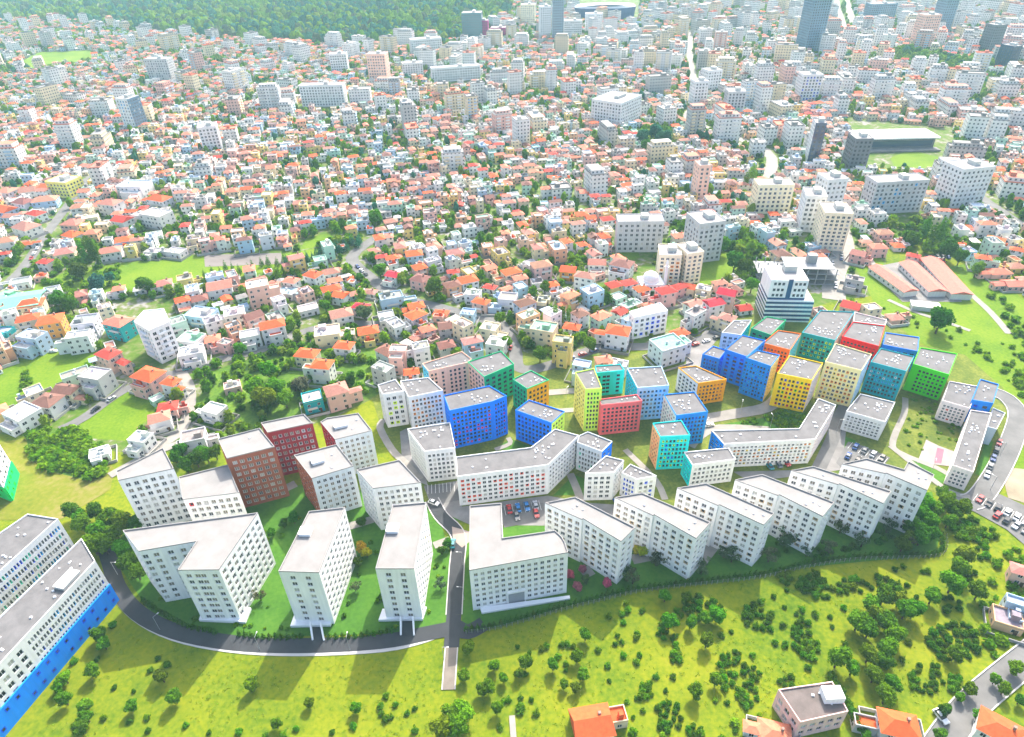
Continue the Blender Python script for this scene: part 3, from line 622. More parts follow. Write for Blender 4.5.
KB('crimson fronted block with grey roof', [(842, 337), (879, 347), (885, 326.3), (853, 322.3)], 13, 6, [REDC, SALM, REDC, SALM], style='D', wins={0: 9}, acc={0: (('red', .3),)}, vents=10, lm='the crimson block')
KB('cream block with orange window surrounds right of the yellow block', [(825, 362.3), (861.4, 371.2), (871.6, 355), (835.3, 344)], 19, 8, [CREAM, PALEB, CREAM, CREAM], wins={0: 8}, acc={0: (('orange', .35), ('yellow', .3))}, vents=14, lm='the cream and orange block')
KB('teal block dotted with white windows, right of the cream block', [(870.3, 362.5), (906, 372), (914, 357), (880.5, 348.8)], 15.5, 7, [TEAL, CREAM, TEAL, TEAL], style='D', wins={0: 9}, acc={0: (('white', .15), ('skyblue', .2))}, vents=11, lm='the white-dotted teal block')
KB('low grey-roofed block with bright blue edges at the estate corner', [(882.6, 345.3), (917.5, 352), (919, 337.8), (885.3, 333)], 11, 5, [BLUE, WH, BLUE, BLUE], style='D', vents=9, lm='the blue-edged block')
KB('grass green block overlooking the rough courtyard', [(912.5, 364.5), (949, 375.5), (957.3, 354.3), (920, 348)], 13.5, 6, [GRASSG, WH, GRASSG, GRASSG], style='D', wins={0: (.25, .36, .46, .57, .68, .79, .9)}, acc={0: (('green', .25),)}, vents=11, lm='the grass green block')
KB('white block with pink-tinted windows below the grass green block', [(942, 401), (969.6, 409), (977.8, 387), (949, 381.6)], 9.5, 5, [PINKW], wins={0: 6}, acc={0: (('coral', .15),)}, vents=9)
KB('narrow block with a deep blue front at the head of the long grey roof', [(971.5, 400.5), (993, 404), (998.4, 385), (979.9, 379.6)], 11, 4, [AZ], style='D', acc={0: (('blue', .5),)}, vents=4)
KB('long narrow grey-roofed block running down to the car park', [(952, 465.8), (973, 473), (991, 413.7), (970.4, 410.5)], 9, 4, [PINKW], wins={0: 4, 1: 16}, vents=14, lm='the long grey-roofed block')
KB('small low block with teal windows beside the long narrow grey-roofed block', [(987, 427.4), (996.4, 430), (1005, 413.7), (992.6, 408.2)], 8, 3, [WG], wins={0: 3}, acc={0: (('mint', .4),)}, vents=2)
KB('plain white block between the long peach block and the white-dotted teal block', [(846, 411.7), (885, 422.6), (895, 403), (860, 394.3)], 9.5, 5, [WH], wins={0: 9}, vents=12, lm='the plain white courtyard block')

# ---- big white-and-blue slabs at the left edge
def lower_band(R, i, z1, m, rows, sp, out=.45):
    root, C, ccw, h, cxy = R
    a, c_ = (C[i], C[(i+1) % len(C)]) if ccw else (C[(i+1) % len(C)], C[i])
    L = math.dist(a, c_); d = ((c_[0]-a[0])/L, (c_[1]-a[1])/L); nn = (d[1], -d[0])
    pt = lambda u, z, o: (a[0]+d[0]*u+nn[0]*o, a[1]+d[1]*u+nn[1]*o, z)
    b = MB(); b.prism([pt(-.0, 0, .004)[:2], pt(-.0, 0, out)[:2], pt(L, 0, out)[:2], pt(L, 0, .004)[:2]], 0, z1); b.build('coloured_base', m, root)
    nc = int(L/sp); n_ = 0
    for r in range(rows):
        for k in range(nc):
            if n_ > 90: return
            if rnd.random() < .35: continue
            obj('window', rnd.choice(WM['a_blue'] if m is BLUE2 else WM['a_green']), root, pt(L-(k+.5)*L/nc if rnd.random() < 2 else 0, z1*(r+.55)/rows, out+.035), math.atan2(d[1], d[0]), (1.3, 1, 1.5)); n_ += 1
BLUE2 = c('bright_blue', (0, 135, 245))
GL = 'white slab blocks with coloured bases at the left edge'
R = block('apartment_block', 'long white slab with bright blue lower floors at the left edge', [(21.5, 641.6), (95.7, 561.5), (82, 539), (-75, 690), (-60, 730)], 19, [WH], 6, 'K', {0: 26, 1: (.3, .75)}, {0: (('skyblue', .12), ('blue', .08))}, group=GL, vents=26, lm='the blue-based white slab', hut=(68, 581, 9, 5, 45))
# extend the front edge as one line: lower blue band on the first edge
lower_band(R, 0, 8.2, BLUE2, 2, 3.2); lower_band(R, 4, 8.2, BLUE2, 2, 3.2)
block('apartment_block', 'long white slab with blue-green window stripes behind the blue-based white slab', [(-20, 590), (58.6, 519.5), (28, 514.6), (-60, 575), (-50, 618)], 20, [WH], 6, 'K', {0: 26}, {0: (('skyblue', .2), ('mint', .15), ('blue', .1))}, group=GL, vents=16, lm='the rear slab on the left edge')
R = block('apartment_block', 'white block with a bright green base cut by the left edge', [(-50, 445), (-16, 458), (-8, 432), (-40, 418)], 22, [WH], 7, 'K', group=GL, vents=4, lm='the green-based white block'); lower_band(R, 0, 7, c('bright_green', (30, 195, 110)), 2, 3); lower_band(R, 1, 7, c('bright_green', (30, 195, 110)), 2, 3)
# ------------------------------------------------------------------ the town
ROOFC = {'o': ('orange', (222, 96, 50)), 'r': ('red', (196, 66, 54)), 'x': ('crimson', (205, 40, 62)), 'p': ('faded pink', (186, 126, 108)), 's': ('salmon', (214, 126, 98)),
         'b': ('brown', (132, 90, 80)), 'f': ('white flat', (206, 202, 197)), 'g': ('grey flat', (150, 147, 144)), 't': ('pale green', (140, 186, 158)), 'u': ('bluish flat', (168, 186, 206))}
WALLC = {'w': ('white', (240, 238, 234)), 'c': ('cream', (240, 222, 186)), 'k': ('pink', (238, 190, 176)), 'y': ('yellow', (244, 214, 130)), 'l': ('pale blue', (188, 214, 234)),
         'a': ('grey', (196, 194, 190)), 'n': ('turquoise', (40, 178, 180)), 'e': ('peach', (242, 190, 146)), 'm': ('pale mint', (196, 228, 208)), 'O': ('orange', (246, 170, 80))}
TILE = mat('roof_tile', (0, 0, 0), .85, .3, .9, ocol=True); PLAS = mat('plaster', (0, 0, 0), .9, .12, .25, ocol=True)
FACO = facade_mat('far_plaster', (0, 0, 0), True, sx=3.1, w=.4, h=.42)
DOORM = mat('brown_door', (.1, .055, .035), .6, .1); RAIL = mat('balcony_slab', (.62, .6, .58), .8, .08); CHIM = mat('chimney_brick', (.3, .2, .16), .9, .2)
def lin(c, k=.82): return tuple(v*k for v in s2l(c))
def house_geo(w, d, st, rk, r, small=False):
    """returns wall mesh builder, roof mesh builder, window spots, height"""
    hh = (2.9 if w > 8 else 2.5)*st+.3; W, R = MB(), MB(); spots = []
    def vol(cx, cy, w, d, h, rk):
        P = [(cx-w/2, cy-d/2), (cx+w/2, cy-d/2), (cx+w/2, cy+d/2), (cx-w/2, cy+d/2)]
        if rk in 'fgtu':
            W.prism(P, 0, h, 0, -1); R.prism([(x*1.0, y*1.0) for x, y in P], h+.003, h+.12)
            inn = inset(P, .22)
            for i in range(4):
                j = (i+1) % 4
                for Q, z0, z1, fl in ((P, h+.12, h+.8, 0), (inn, h+.12, h+.8, 1)):
                    q = [(*Q[i], z0), (*Q[j], z0), (*Q[j], z1), (*Q[i], z1)]
                    W.face(q[::-1] if fl else q)
                W.face([(*P[i], h+.8), (*P[j], h+.8), (*inn[j], h+.8), (*inn[i], h+.8)])
            if r.random() < .6: R.box((cx+w*r.uniform(-.25, .25), cy+d*r.uniform(-.2, .3), h+.12), (w*.3, d*.3, 2.2))
        else:
            W.prism(P, 0, h, 0, -1); o = .5; a, b2 = w/2+o, d/2+o; rise = min(w, d)*.5*r.uniform(.42, .58); z = h-.02
            if w >= d: L = max(w/2-d/2*(.95 if r.random() < .75 else 0), .3); ridge = [(-L, 0), (L, 0)]; hip = L < w/2-.5
            else: L = max(d/2-w/2*.95, .3); ridge = [(0, -L), (0, L)]
            c = [(cx-a, cy-b2, z), (cx+a, cy-b2, z), (cx+a, cy+b2, z), (cx-a, cy+b2, z)]; r0 = (cx+ridge[0][0], cy+ridge[0][1], z+rise); r1 = (cx+ridge[1][0], cy+ridge[1][1], z+rise)
            if w >= d:
                R.face([c[0], c[1], r1, r0]); R.face([c[1], c[2], r1]); R.face([c[2], c[3], r0, r1]); R.face([c[3], c[0], r0])
            else:
                R.face([c[0], c[1], r0]); R.face([c[1], c[2], r1, r0]); R.face([c[2], c[3], r1]); R.face([c[3], c[0], r0, r1])
            R.face([c[3], c[2], c[1], c[0]])
        for (ax, ay, bx, by) in ((P[0]+P[1]), (P[1]+P[2]), (P[3]+P[0]), (P[2]+P[3])):
            L = math.hypot(bx-ax, by-ay); n = max(1, int(L/3.1)); dx, dy = (bx-ax)/L, (by-ay)/L
            for s in range(max(1, round((h-.3)/2.9))):
                for k in range(n):
                    u = L*(k+.5)/n; spots.append((ax+dx*u+dy*.05, ay+dy*u-dx*.05, 1.55+2.9*s, math.atan2(dy, dx)))
    vol(0, 0, w, d, hh, rk)
    ext = r.random()
    if not small and ext < .45:
        w2, d2 = w*r.uniform(.4, .65), d*r.uniform(.35, .6); s2 = max(1, st-1)
        sx = r.choice((-1, 1)); vol(sx*(w/2+w2/2-.01), r.uniform(-.2, .2)*d, w2, d2, 2.9*s2+.2, r.choice('fg'+rk+rk))
    elif not small and ext < .7:
        w2 = w*r.uniform(.5, .8); d2 = r.uniform(2.5, 4.5); vol(r.uniform(-.15, .15)*w, -d/2-d2/2+.01, w2, d2, 2.9*max(1, st-1)+.15, r.choice('ffg'))
    return W, R, spots, hh
b = MB(); b.cyl((0, 0, 0), .55, 1.3, 10); b.cyl((0, 0, 1.3), .55, .2, 10, 0, .15); TANK = b.mesh('water_tank', [mat('tank_plastic', (.5, .52, .55), .5, .05)])
HOUSES = []   # (x, y, radius)
NEARH = []    # individuals to describe: (root, look, px, py, kind)
def add_house(x, y, w, d, rot, rk, wk, st, r, near=True):
    W, R, spots, hh = house_geo(w, d, st, rk, r)
    p = proj((x, y, hh))
    root = thing('house', (x, y, 0), None, 'house', 'houses of the town', rot)
    jit = lambda c, a: tuple(max(0, v*(1+r.uniform(-a, a))) for v in c)
    wc, rc = jit(lin(WALLC[wk][1]), .06), jit(lin(ROOFC[rk][1]), .1)
    wm = W.mesh('wall', [PLAS if near else FACO]); obj('wall', wm, root, color=wc)
    ro = obj('roof', R.mesh('roof', [TILE]), root, color=rc)
    if near:
        cam_dir = Vector((-x, -y)).normalized(); k = 0
        for (sx, sy, sz, a) in spots:
            n = (math.sin(a+rot), -math.cos(a+rot))
            if n[0]*cam_dir.x+n[1]*cam_dir.y < -.25 or r.random() < .15: continue
            big = r.random() < .2
            obj('window', r.choice(WM['K'][:3]), root, (sx, sy, sz), a, (1.9 if big else 1.25, 1, 1.4)); k += 1
            if k > 22: break
        if st > 1 and r.random() < .6:
            b = MB(); b.box((0, 0, 0), (w*.5, 1.3, .18), bottom=True); b.box((0, -.6, .183), (w*.5, .08, .9)); b.build('balcony', RAIL, root, (r.uniform(-.15, .15)*w, -d/2-.66, 2.9*(st-1)))
        b = MB(); b.face([(-.5, -.04, 0), (.5, -.04, 0), (.5, -.04, 2.1), (-.5, -.04, 2.1)]); b.build('door', DOORM, root, (w*.3, -d/2-.05, 0))
        if rk not in 'fgtu':
            b = MB(); b.box((0, 0, 0), (.7, .7, 1.6)); b.build('chimney', CHIM, ro, (w*.22, d*.12, hh+min(w, d)*.12))
        if r.random() < .7:
            yw, yd, oy = w+r.uniform(3, 7), d+r.uniform(3, 6), r.uniform(-1.5, .3); Q = [(-yw/2, -yd/2+oy), (yw/2, -yd/2+oy), (yw/2, yd/2+oy), (-yw/2, yd/2+oy)]; Q2 = inset(Q, .2); b = MB(); z = r.uniform(1.0, 1.7)
            for i in range(4):
                j = (i+1) % 4
                b.face([(*Q[i], -.1), (*Q[j], -.1), (*Q[j], z), (*Q[i], z)]); b.face([(*Q2[j], -.1), (*Q2[i], -.1), (*Q2[i], z), (*Q2[j], z)]); b.face([(*Q[i], z), (*Q[j], z), (*Q2[j], z), (*Q2[i], z)])
            yo = b.build('yard_wall', PLAS, root); g_ = r.uniform(.2, .5); yo.color = (g_, g_*.97, g_*.92, 1)
        if rk in 'fgtu' and r.random() < .75:
            for k in range(r.choice((1, 2, 3))): obj('water_tank', TANK, root, (r.uniform(-.35, .35)*w, r.uniform(-.3, .3)*d, hh+.12), r.uniform(0, 3))
    HOUSES.append((x, y, max(w, d)*.62)); NEARH.append((root, (rk, wk, st, w), p, 'house'))
    return root
hr = random.Random(5)
HL = """5 209 20 o l 2;26 226 25 p w 2;45 199 24 p l 2;36 213 17 r w 2;26 243 13 o w 1;6 240 18 p w 2;3 252 12 r w 2;44 260 14 r w 2;72 234 18 o w 2;73 222 20 p k 2;80 206 18 p w 2;65 251 20 p c 2;110 250 22 p w 2;124 239 18 o l 2;122 219 18 r w 2;90 217 16 f c 2;154 235 17 f w 1;154 251 18 f a 1;176 251 20 f w 1;159 198 24 o w 2;110 202 22 p w 3;156 213 30 f w 3;146 211 15 p w 2;134 184 30 u w 3;7 190 18 p w 2;23 201 20 b w 2;44 187 18 o w 2;28 190 16 p w 2;6 296 28 t c 2;30 303 26 o c 2;
32 335 28 f l 3;50 319 24 o O 3;78 335 24 f w 3;85 320 24 g w 3;118 321 26 s n 3;108 353 24 r k 3;95 374 28 f a 3;66 389 24 b c 2;47 400 26 b w 2;22 412 32 f w 2;4 330 16 u n 1;148 374 30 o k 3;170 379 18 o w 3;167 405 20 r k 2;159 417 22 p w 2;191 338 26 t w 2;191 351 26 f w 2;201 313 30 f l 2;234 312 22 f w 2;212 337 16 s k 2;225 341 15 g k 2;250 334 22 f w 2;272 324 26 o w 3;232 385 18 f k 1;214 409 24 f w 2;193 436 26 g w 2;140 436 22 f w 2;99 452 20 f w 1;
219 285 26 p w 2;257 284 24 f k 4;273 282 12 p k 2;291 280 16 s w 2;288 291 22 u a 1;313 274 18 o w 2;331 288 20 o w 2;340 293 16 o w 2;355 278 14 o w 1;308 308 22 f w 1;341 313 24 p w 2;361 306 18 x w 2;327 331 28 f c 2;368 330 22 o y 2;344 345 20 o w 2;307 353 24 o c 2;322 364 22 o w 3;336 389 24 p k 3;312 397 22 f n 2;
381 255 13 r c 2;391 256 13 o w 2;414 253 18 o l 2;393 273 15 x w 2;420 278 18 b k 2;370 291 14 p w 1;391 296 26 g l 2;416 304 17 o c 2;386 315 18 f a 1;441 312 16 o k 1;427 327 16 s k 2;446 324 18 b a 2;452 284 18 b e 2;453 270 13 r w 2;398 346 19 f k 4;420 343 19 g w 4;411 370 16 o w 2;
468 279 20 o w 2;473 293 18 f w 2;481 301 18 o k 2;490 286 14 r w 1;511 271 20 o c 2;520 276 16 s k 2;541 264 22 p k 3;568 269 17 o O 2;585 275 22 p w 3;592 290 22 f l 3;551 283 16 o w 2;537 281 14 g w 1;508 297 20 g w 2;525 302 22 b l 3;495 306 15 u l 1;468 311 16 u l 2;446 343 18 b a 2;472 340 22 p l 3;490 327 20 f c 2;497 342 22 f w 2;544 327 28 t c 3;556 313 12 x k 1;572 325 18 o w 2;563 340 22 g y 4;582 362 20 f l 3;604 357 18 s e 3;619 362 20 f w 2;544 298 14 g c 1;
597 262 20 p w 2;622 263 24 b w 3;614 283 16 r y 2;629 281 16 r w 2;642 287 16 o w 2;666 290 20 r k 3;680 286 18 r k 2;690 285 14 o c 2;704 287 17 f c 2;720 281 16 p k 2;727 292 20 x k 4;714 302 20 x w 3;728 315 17 p c 3;744 307 16 r w 1;618 330 26 o w 3;648 303 10 s O 2;668 343 34 t w 3;680 331 18 o c 2;
984 255 16 o m 3;996 239 18 o w 2;999 271 24 s k 1;1013 283 22 s k 1;1018 248 14 o w 2;895 316 16 p k 1;872 306 18 f c 2;851 305 20 r k 1;855 279 20 g a 2;859 252 16 p k 2;878 246 18 s k 2;914 254 14 r k 2;884 232 18 p k 2;820 310 14 g k 1;
1008 617 30 g e 1;1018 600 22 u l 2;1022 568 18 p k 2"""
NH = 0
def place_px(px, py, wpx, rk, wk, st, near=True, rot=None, ratio=None):
    h = 2.9*st+.3; p = at(px, py, h); w = wpx*.86*mpp(px, py, h); d = w*(ratio or hr.uniform(.62, .9))
    if rot is None: rot = math.radians(hr.choice((-18, -12, 14, 20, 24, -24))+hr.uniform(-6, 6))
    if px > 700: rot -= .2
    return add_house(p.x, p.y, w, d, rot, rk, wk, st, hr, near)
for row in HL.replace('\n', '').split(';'):
    v = row.split()
    if v: place_px(float(v[0]), float(v[1]), float(v[2]), v[3], v[4], int(v[5])); NH += 1
# the big roofs along the bottom edge
for px, py, wpx, rk, wk, st, rot, ra, lab in [(592, 722, 44, 'o', 'c', 1, 8, .8, 'orange hip-roofed house at the bottom edge with a paved terrace'), (775, 733, 34, 's', 'w', 1, -5, .8, 'orange-roofed house cut by the bottom edge left of the brown flat-roofed block'),
                                              (899, 724, 40, 'o', 'a', 2, -4, .7, 'orange-roofed house by the bottom edge right of a dark hedge'), (1002, 729, 44, 'o', 'w', 2, -28, .7, 'orange-roofed house in the bottom right corner by the street')]:
    o = place_px(px, py, wpx, rk, wk, st, True, math.radians(rot), ra); o['label'] = lab; del o['group']; NEARH.pop(); NH += 1
# ---- taller town blocks one can pick out
def CBk(label, px, py, wpx, dm, h, rot, cols, nr, style='K', acc=None, near=36, vents=3, lm=None, name='apartment_block', cat='apartment block', sp=3.2, ww=1.7, wins=None, roof=None, group='taller blocks of the town', hut=True):
    p = at(px, py, h); w = wpx*mpp(px, py, h); ca, sa = math.cos(math.radians(rot)), math.sin(math.radians(rot))
    Q = [(p.x+x*ca-y*sa, p.y+x*sa+y*ca) for x, y in ((-w/2, -dm/2), (w/2, -dm/2), (w/2, dm/2), (-w/2, dm/2))]
    q = [proj((x, y, h)) for x, y in Q]
    HOUSES.append((p.x, p.y, max(w, dm)*.6))
    r = block(name, label, q, h, cols, nr, style, acc=acc or {}, group=group, vents=vents, near=near, lm=lm, sp=sp, ww=ww, wins=wins or {}, roof=roof or ROOFT, cat=cat)
    if hut:
        b = MB(); b.box((0, 0, 0), (min(w, 9)*.5, dm*.4, 2.6)); b.build('roof_hut', HUTM, r[0], (w*.1, 0, h)).rotation_euler = (0, 0, math.radians(rot))
    return r
ROOFT = mat('town_roof', (.33, .31, .3), .9, .2, .15)
CRM = c('far_cream', (240, 226, 200)); GRY = c('far_grey', (205, 205, 206)); PNK = c('far_pink', (236, 196, 180)); BGE = c('far_beige', (238, 222, 200)); NAVY = mat('navy_glass', (.03, .06, .13), .12, .2, .1, spec=.7); TGL = mat('teal_glass', (.03, .16, .2), .12, .2, .1, spec=.7)
DKG = c('far_dark_grey', (120, 122, 128)); MAG = c('magenta', (150, 50, 110)); GLB = mat('pale_blue_glass', (.16, .26, .36), .15, .2, .1, spec=.7); LYEL = c('far_yellow', (244, 226, 150))
for a in [('grey-white slab above the cypress-lined yard left of the domed mosque', 640, 218, 46, 12, 20, -3, [GRY], 6, 'K', None, 60, 4, 'the grey-white slab'),
          ('tall grey-white block behind the beige balcony block', 706, 217, 28, 18, 25, 12, [GRY], 8, 'K', None, 50, 4, 'the tall grey-white block'),
          ('beige balcony block directly behind the domed mosque', 670, 250, 22, 14, 18, -8, [BGE], 7, 'K', {0: (('orange', .3),)}, 70, 3, 'the beige balcony block'),
          ('beige block with white side wall right of the beige balcony block', 690, 248, 18, 14, 19, 14, [BGE, WH, BGE, BGE], 7, 'K', None, 50, 3, None),
          ('tall beige block beside the broad pale street', 836, 208, 27, 18, 24, -10, [BGE], 9, 'K', None, 60, 3, 'the tall beige block by the pale street'),
          ('white block left of the tall beige block', 815, 192, 20, 16, 24, -12, [WH], 7, 'K', None, 50, 3, None),
          ('long cream block behind the white block', 774, 182, 36, 13, 20, -2, [CRM], 6, 'K', None, 60, 4, 'the long cream block'),
          ('white slab with grey side near the long cream block', 833, 176, 22, 14, 24, 8, [WH, GRY], 7, 'K', None, 50, 3, None),
          ('long grey apartment slab in front of the white-roofed stadium stand', 898, 178, 56, 14, 22, 4, [GRY], 7, 'K', {0: (('skyblue', .2),)}, 90, 8, 'the long grey slab by the stadium'),
          ('big white stepped block right of the long grey slab', 970, 164, 38, 18, 27, 10, [WH], 8, 'K', None, 70, 6, 'the big white stepped block'),
          ('long white slab seen end-on in the middle of the town', 617, 97, 34, 40, 23, -38, [WH], 7, 'K', None, 90, 6, 'the long white slab in the middle'),
          ('white and blue tower standing alone among the low houses', 127, 97, 14, 16, 32, -20, [WH, GLB, WH, WH], 10, 'K', {0: (('skyblue', .3),)}, 60, 2, 'the white and blue tower'),
          ('white block with a dark green side among low houses', 207, 125, 17, 16, 22, 18, [WH, WH, WH, TEAL], 7, 'K', None, 50, 2, 'the white block with a green side'),
          ('pale grey block standing above the western houses', 158, 58, 22, 16, 28, -6, [GRY], 9, 'K', None, 50, 2, 'the pale grey western block'),
          ('yellow three storey block beside the left street', 63, 179, 24, 16, 12, -16, [LYEL], 4, 'K', None, 40, 2, 'the yellow block by the left street'),
          ('long white slab with low wings behind the roofs', 322, 84, 42, 14, 22, -2, [WH], 7, 'K', None, 60, 4, 'the long white northern slab'),
          ('tall pink block below the wooded hill', 377, 53, 18, 18, 34, -6, [PNK], 10, 'K', None, 50, 2, 'the tall pink block'),
          ('white block left of the tall pink block', 338, 53, 16, 16, 24, 6, [WH], 7, 'K', None, 40, 2, None),
          ('wide white institute below the forest', 425, 38, 30, 20, 20, 14, [WH, NAVY], 6, 'K', None, 40, 3, None),
          ('long low white slab below the wide white institute', 455, 66, 48, 14, 16, 10, [WH], 5, 'K', None, 50, 4, 'the long low white slab'),
          ('white and blue block in front of the tall pink block', 412, 62, 20, 14, 18, 8, [WH, GLB], 6, 'K', None, 40, 2, None),
          ('teal glass hotel block at the forest edge', 472, 12, 19, 26, 42, -4, [TGL, GLB], 12, 'D', None, 60, 2, 'the teal glass hotel'),
          ('magenta block joined to the teal glass hotel', 483, 20, 10, 18, 30, -4, [MAG], 8, 'D', None, 30, 1, None),
          ('low magenta wing right of the teal glass hotel', 499, 27, 16, 18, 16, -4, [MAG], 4, 'D', None, 30, 1, None),
          ('narrow blue glass tower at the top edge', 558, -6, 11, 20, 66, 0, [GLB, TGL], 18, 'D', None, 60, 1, 'the narrow blue glass tower'),
          ('white tower left of the narrow blue glass tower', 545, 6, 11, 18, 46, 5, [WH], 14, 'K', None, 50, 1, None),
          ('pale tower left edge of the cluster by the blue glass tower', 528, 4, 14, 18, 34, -5, [CRM], 11, 'K', None, 40, 1, None),
          ('white block below the dark blue stadium', 594, 13, 17, 18, 30, -4, [WH], 9, 'K', None, 40, 1, None),
          ('low white block below the narrow blue glass tower', 573, 20, 18, 18, 24, -4, [WH], 7, 'K', None, 40, 1, None),
          ('very tall slanted grey-blue glass tower cut by the top edge', 821, -13, 20, 26, 78, 8, [GLB], 24, 'D', None, 100, 0, 'the very tall glass tower'),
          ('slim dark tower with a white side among mid-rise blocks', 820, 121, 11, 14, 32, -12, [NAVY, WH, WH, WH], 10, 'D', None, 60, 1, 'the slim dark tower'),
          ('dark grey block left of the stadium stand', 861, 136, 18, 16, 24, -4, [DKG], 7, 'D', None, 50, 1, 'the dark grey block by the stadium'),
          ('white block with three dark glass bands', 811, 73, 20, 18, 26, -4, [WH], 8, 'D', {0: (('blue', .3),)}, 50, 1, 'the white block with dark bands'),
          ('pale glass tower near the top right corner', 950, -4, 14, 22, 52, 6, [GLB], 15, 'D', None, 50, 1, 'the pale corner tower'),
          ('pinkish block left of the pale glass tower', 930, 14, 18, 20, 40, 5, [PNK], 12, 'K', None, 40, 1, None),
          ('magenta-grey block below the pale glass tower', 997, 24, 14, 18, 34, 12, [DKG, MAG], 10, 'D', None, 40, 1, None),
          ('wide bluish office block left of the top right park', 882, 3, 28, 22, 30, 3, [GLB], 9, 'D', None, 50, 2, None),
          ('dark glass block on the right edge', 1012, 45, 12, 18, 26, 15, [NAVY, TGL], 8, 'D', None, 40, 1, None),
          ('white mid-rise left of the boulevard trees', 712, 69, 16, 16, 24, 16, [WH, DKG], 7, 'K', None, 40, 1, None),
          ('white mid-rise in front of the one left of the boulevard trees', 700, 80, 14, 16, 24, 5, [WH], 7, 'K', None, 40, 1, None),
          ('grey-banded mid-rise east of the pale avenue', 736, 90, 18, 16, 22, -4, [GRY], 7, 'D', None, 40, 1, None),
          ('slender pinkish tower among red roofs', 703, 163, 12, 12, 26, 4, [PNK], 8, 'K', None, 60, 1, 'the slender pinkish tower')]:
    CBk(*a)
# ---- random town
CPLX = [(372, 398), (420, 366), (515, 346), (562, 364), (600, 355), (690, 345), (700, 325), (735, 312), (775, 308), (890, 312), (925, 340), (965, 352), (1010, 385), (1024, 420), (1000, 480), (1100, 560), (1100, 800), (-100, 800), (-100, 520), (110, 460), (240, 430), (330, 410)]
PARKS = [(20, 40, 120, 72), (60, 40, 150, 54), (640, 20, 700, 40), (905, 14, 955, 40), (940, 30, 1000, 60), (855, 8, 880, 34)]
WOODS = [[(-60, 20), (60, 22), (150, 34), (230, 40), (330, 46), (430, 44), (470, 40), (512, 22), (512, 8), (505, -30), (-60, -30)],
         [(870, 228), (905, 215), (950, 232), (955, 262), (915, 252), (890, 240)], [(636, 130), (672, 128), (676, 155), (640, 152)], [(930, 130), (960, 140), (1000, 160), (990, 168), (945, 155), (925, 142)],
         [(880, 60), (905, 48), (960, 62), (1000, 55), (1000, 68), (950, 74)], [(970, 100), (990, 76), (1000, 82), (985, 108), (960, 110)], [(722, 245), (760, 235), (770, 290), (745, 300), (735, 280)], [(300, 238), (345, 225), (352, 246), (290, 270), (284, 258)], [(75, 245), (105, 245), (108, 300), (70, 290)]]
OPEN = [[(-60, 416), (60, 430), (100, 446), (180, 440), (186, 384), (262, 360), (380, 332), (386, 400), (120, 474), (-60, 474)]]+[P for P, m, n in FIELDS[:9]] + [CPLX] + WOODS + [[(204, 254), (281, 250), (284, 267), (205, 270)], [(742, 285), (768, 268), (845, 268), (835, 330), (742, 325)], [(855, 245), (985, 262), (1010, 335), (870, 330), (850, 300)], [(845, 118), (955, 128), (950, 172), (850, 170)], [(604, 248), (650, 245), (655, 270), (604, 264)], [(636, 268), (668, 265), (668, 296), (636, 292)], [(640, 300), (690, 300), (690, 335), (636, 335)], [(118, 300), (180, 298), (182, 372), (118, 372)], [(576, -10), (640, -10), (640, 22), (576, 22)]]
SCRUBZ = [FIELDS[9][0]]
RBB = [(W, hw, (min(p[0] for p in W)-hw, max(p[0] for p in W)+hw, min(p[1] for p in W)-hw, max(p[1] for p in W)+hw)) for W, hw in ROADS]
def free(x, y, r):
    px, py = proj((x, y, 0))
    for P in OPEN:
        if inpoly(px, py, P): return False
    for W, hw, bb in RBB:
        if x < bb[0]-r or x > bb[1]+r or y < bb[2]-r or y > bb[3]+r: continue
        for i in range(0, len(W)-1):
            if dseg((x, y), W[i], W[i+1]) < hw+r*.75: return False
    return True
cell = {}
def ck(x, y): return (int(x//24), int(y//24))
for h in HOUSES: cell.setdefault(ck(h[0], h[1]), []).append(h)
def clash(x, y, r):
    i, j = ck(x, y); R = 3 if r > 14 else 2
    for a in range(i-R, i+R+1):
        for b_ in range(j-R, j+R+1):
            for (hx, hy, hr_) in cell.get((a, b_), ()):
                if (hx-x)**2+(hy-y)**2 < (r+hr_)**2: return True
    return False
def put(x, y, r): cell.setdefault(ck(x, y), []).append((x, y, r)); HOUSES.append((x, y, r))
tr = random.Random(23)
def orient(x, y): return .45*math.sin(x*.004+1.3)+.5*math.cos(y*.0035+x*.002)+.25*math.sin(y*.011)
RK = 'ppppppssosorbbbfffffffgggggtuu'; WK = 'wwwwwwcckkealym'
cand = []
Y0, Y1 = 200, 1650
n_try = 110000
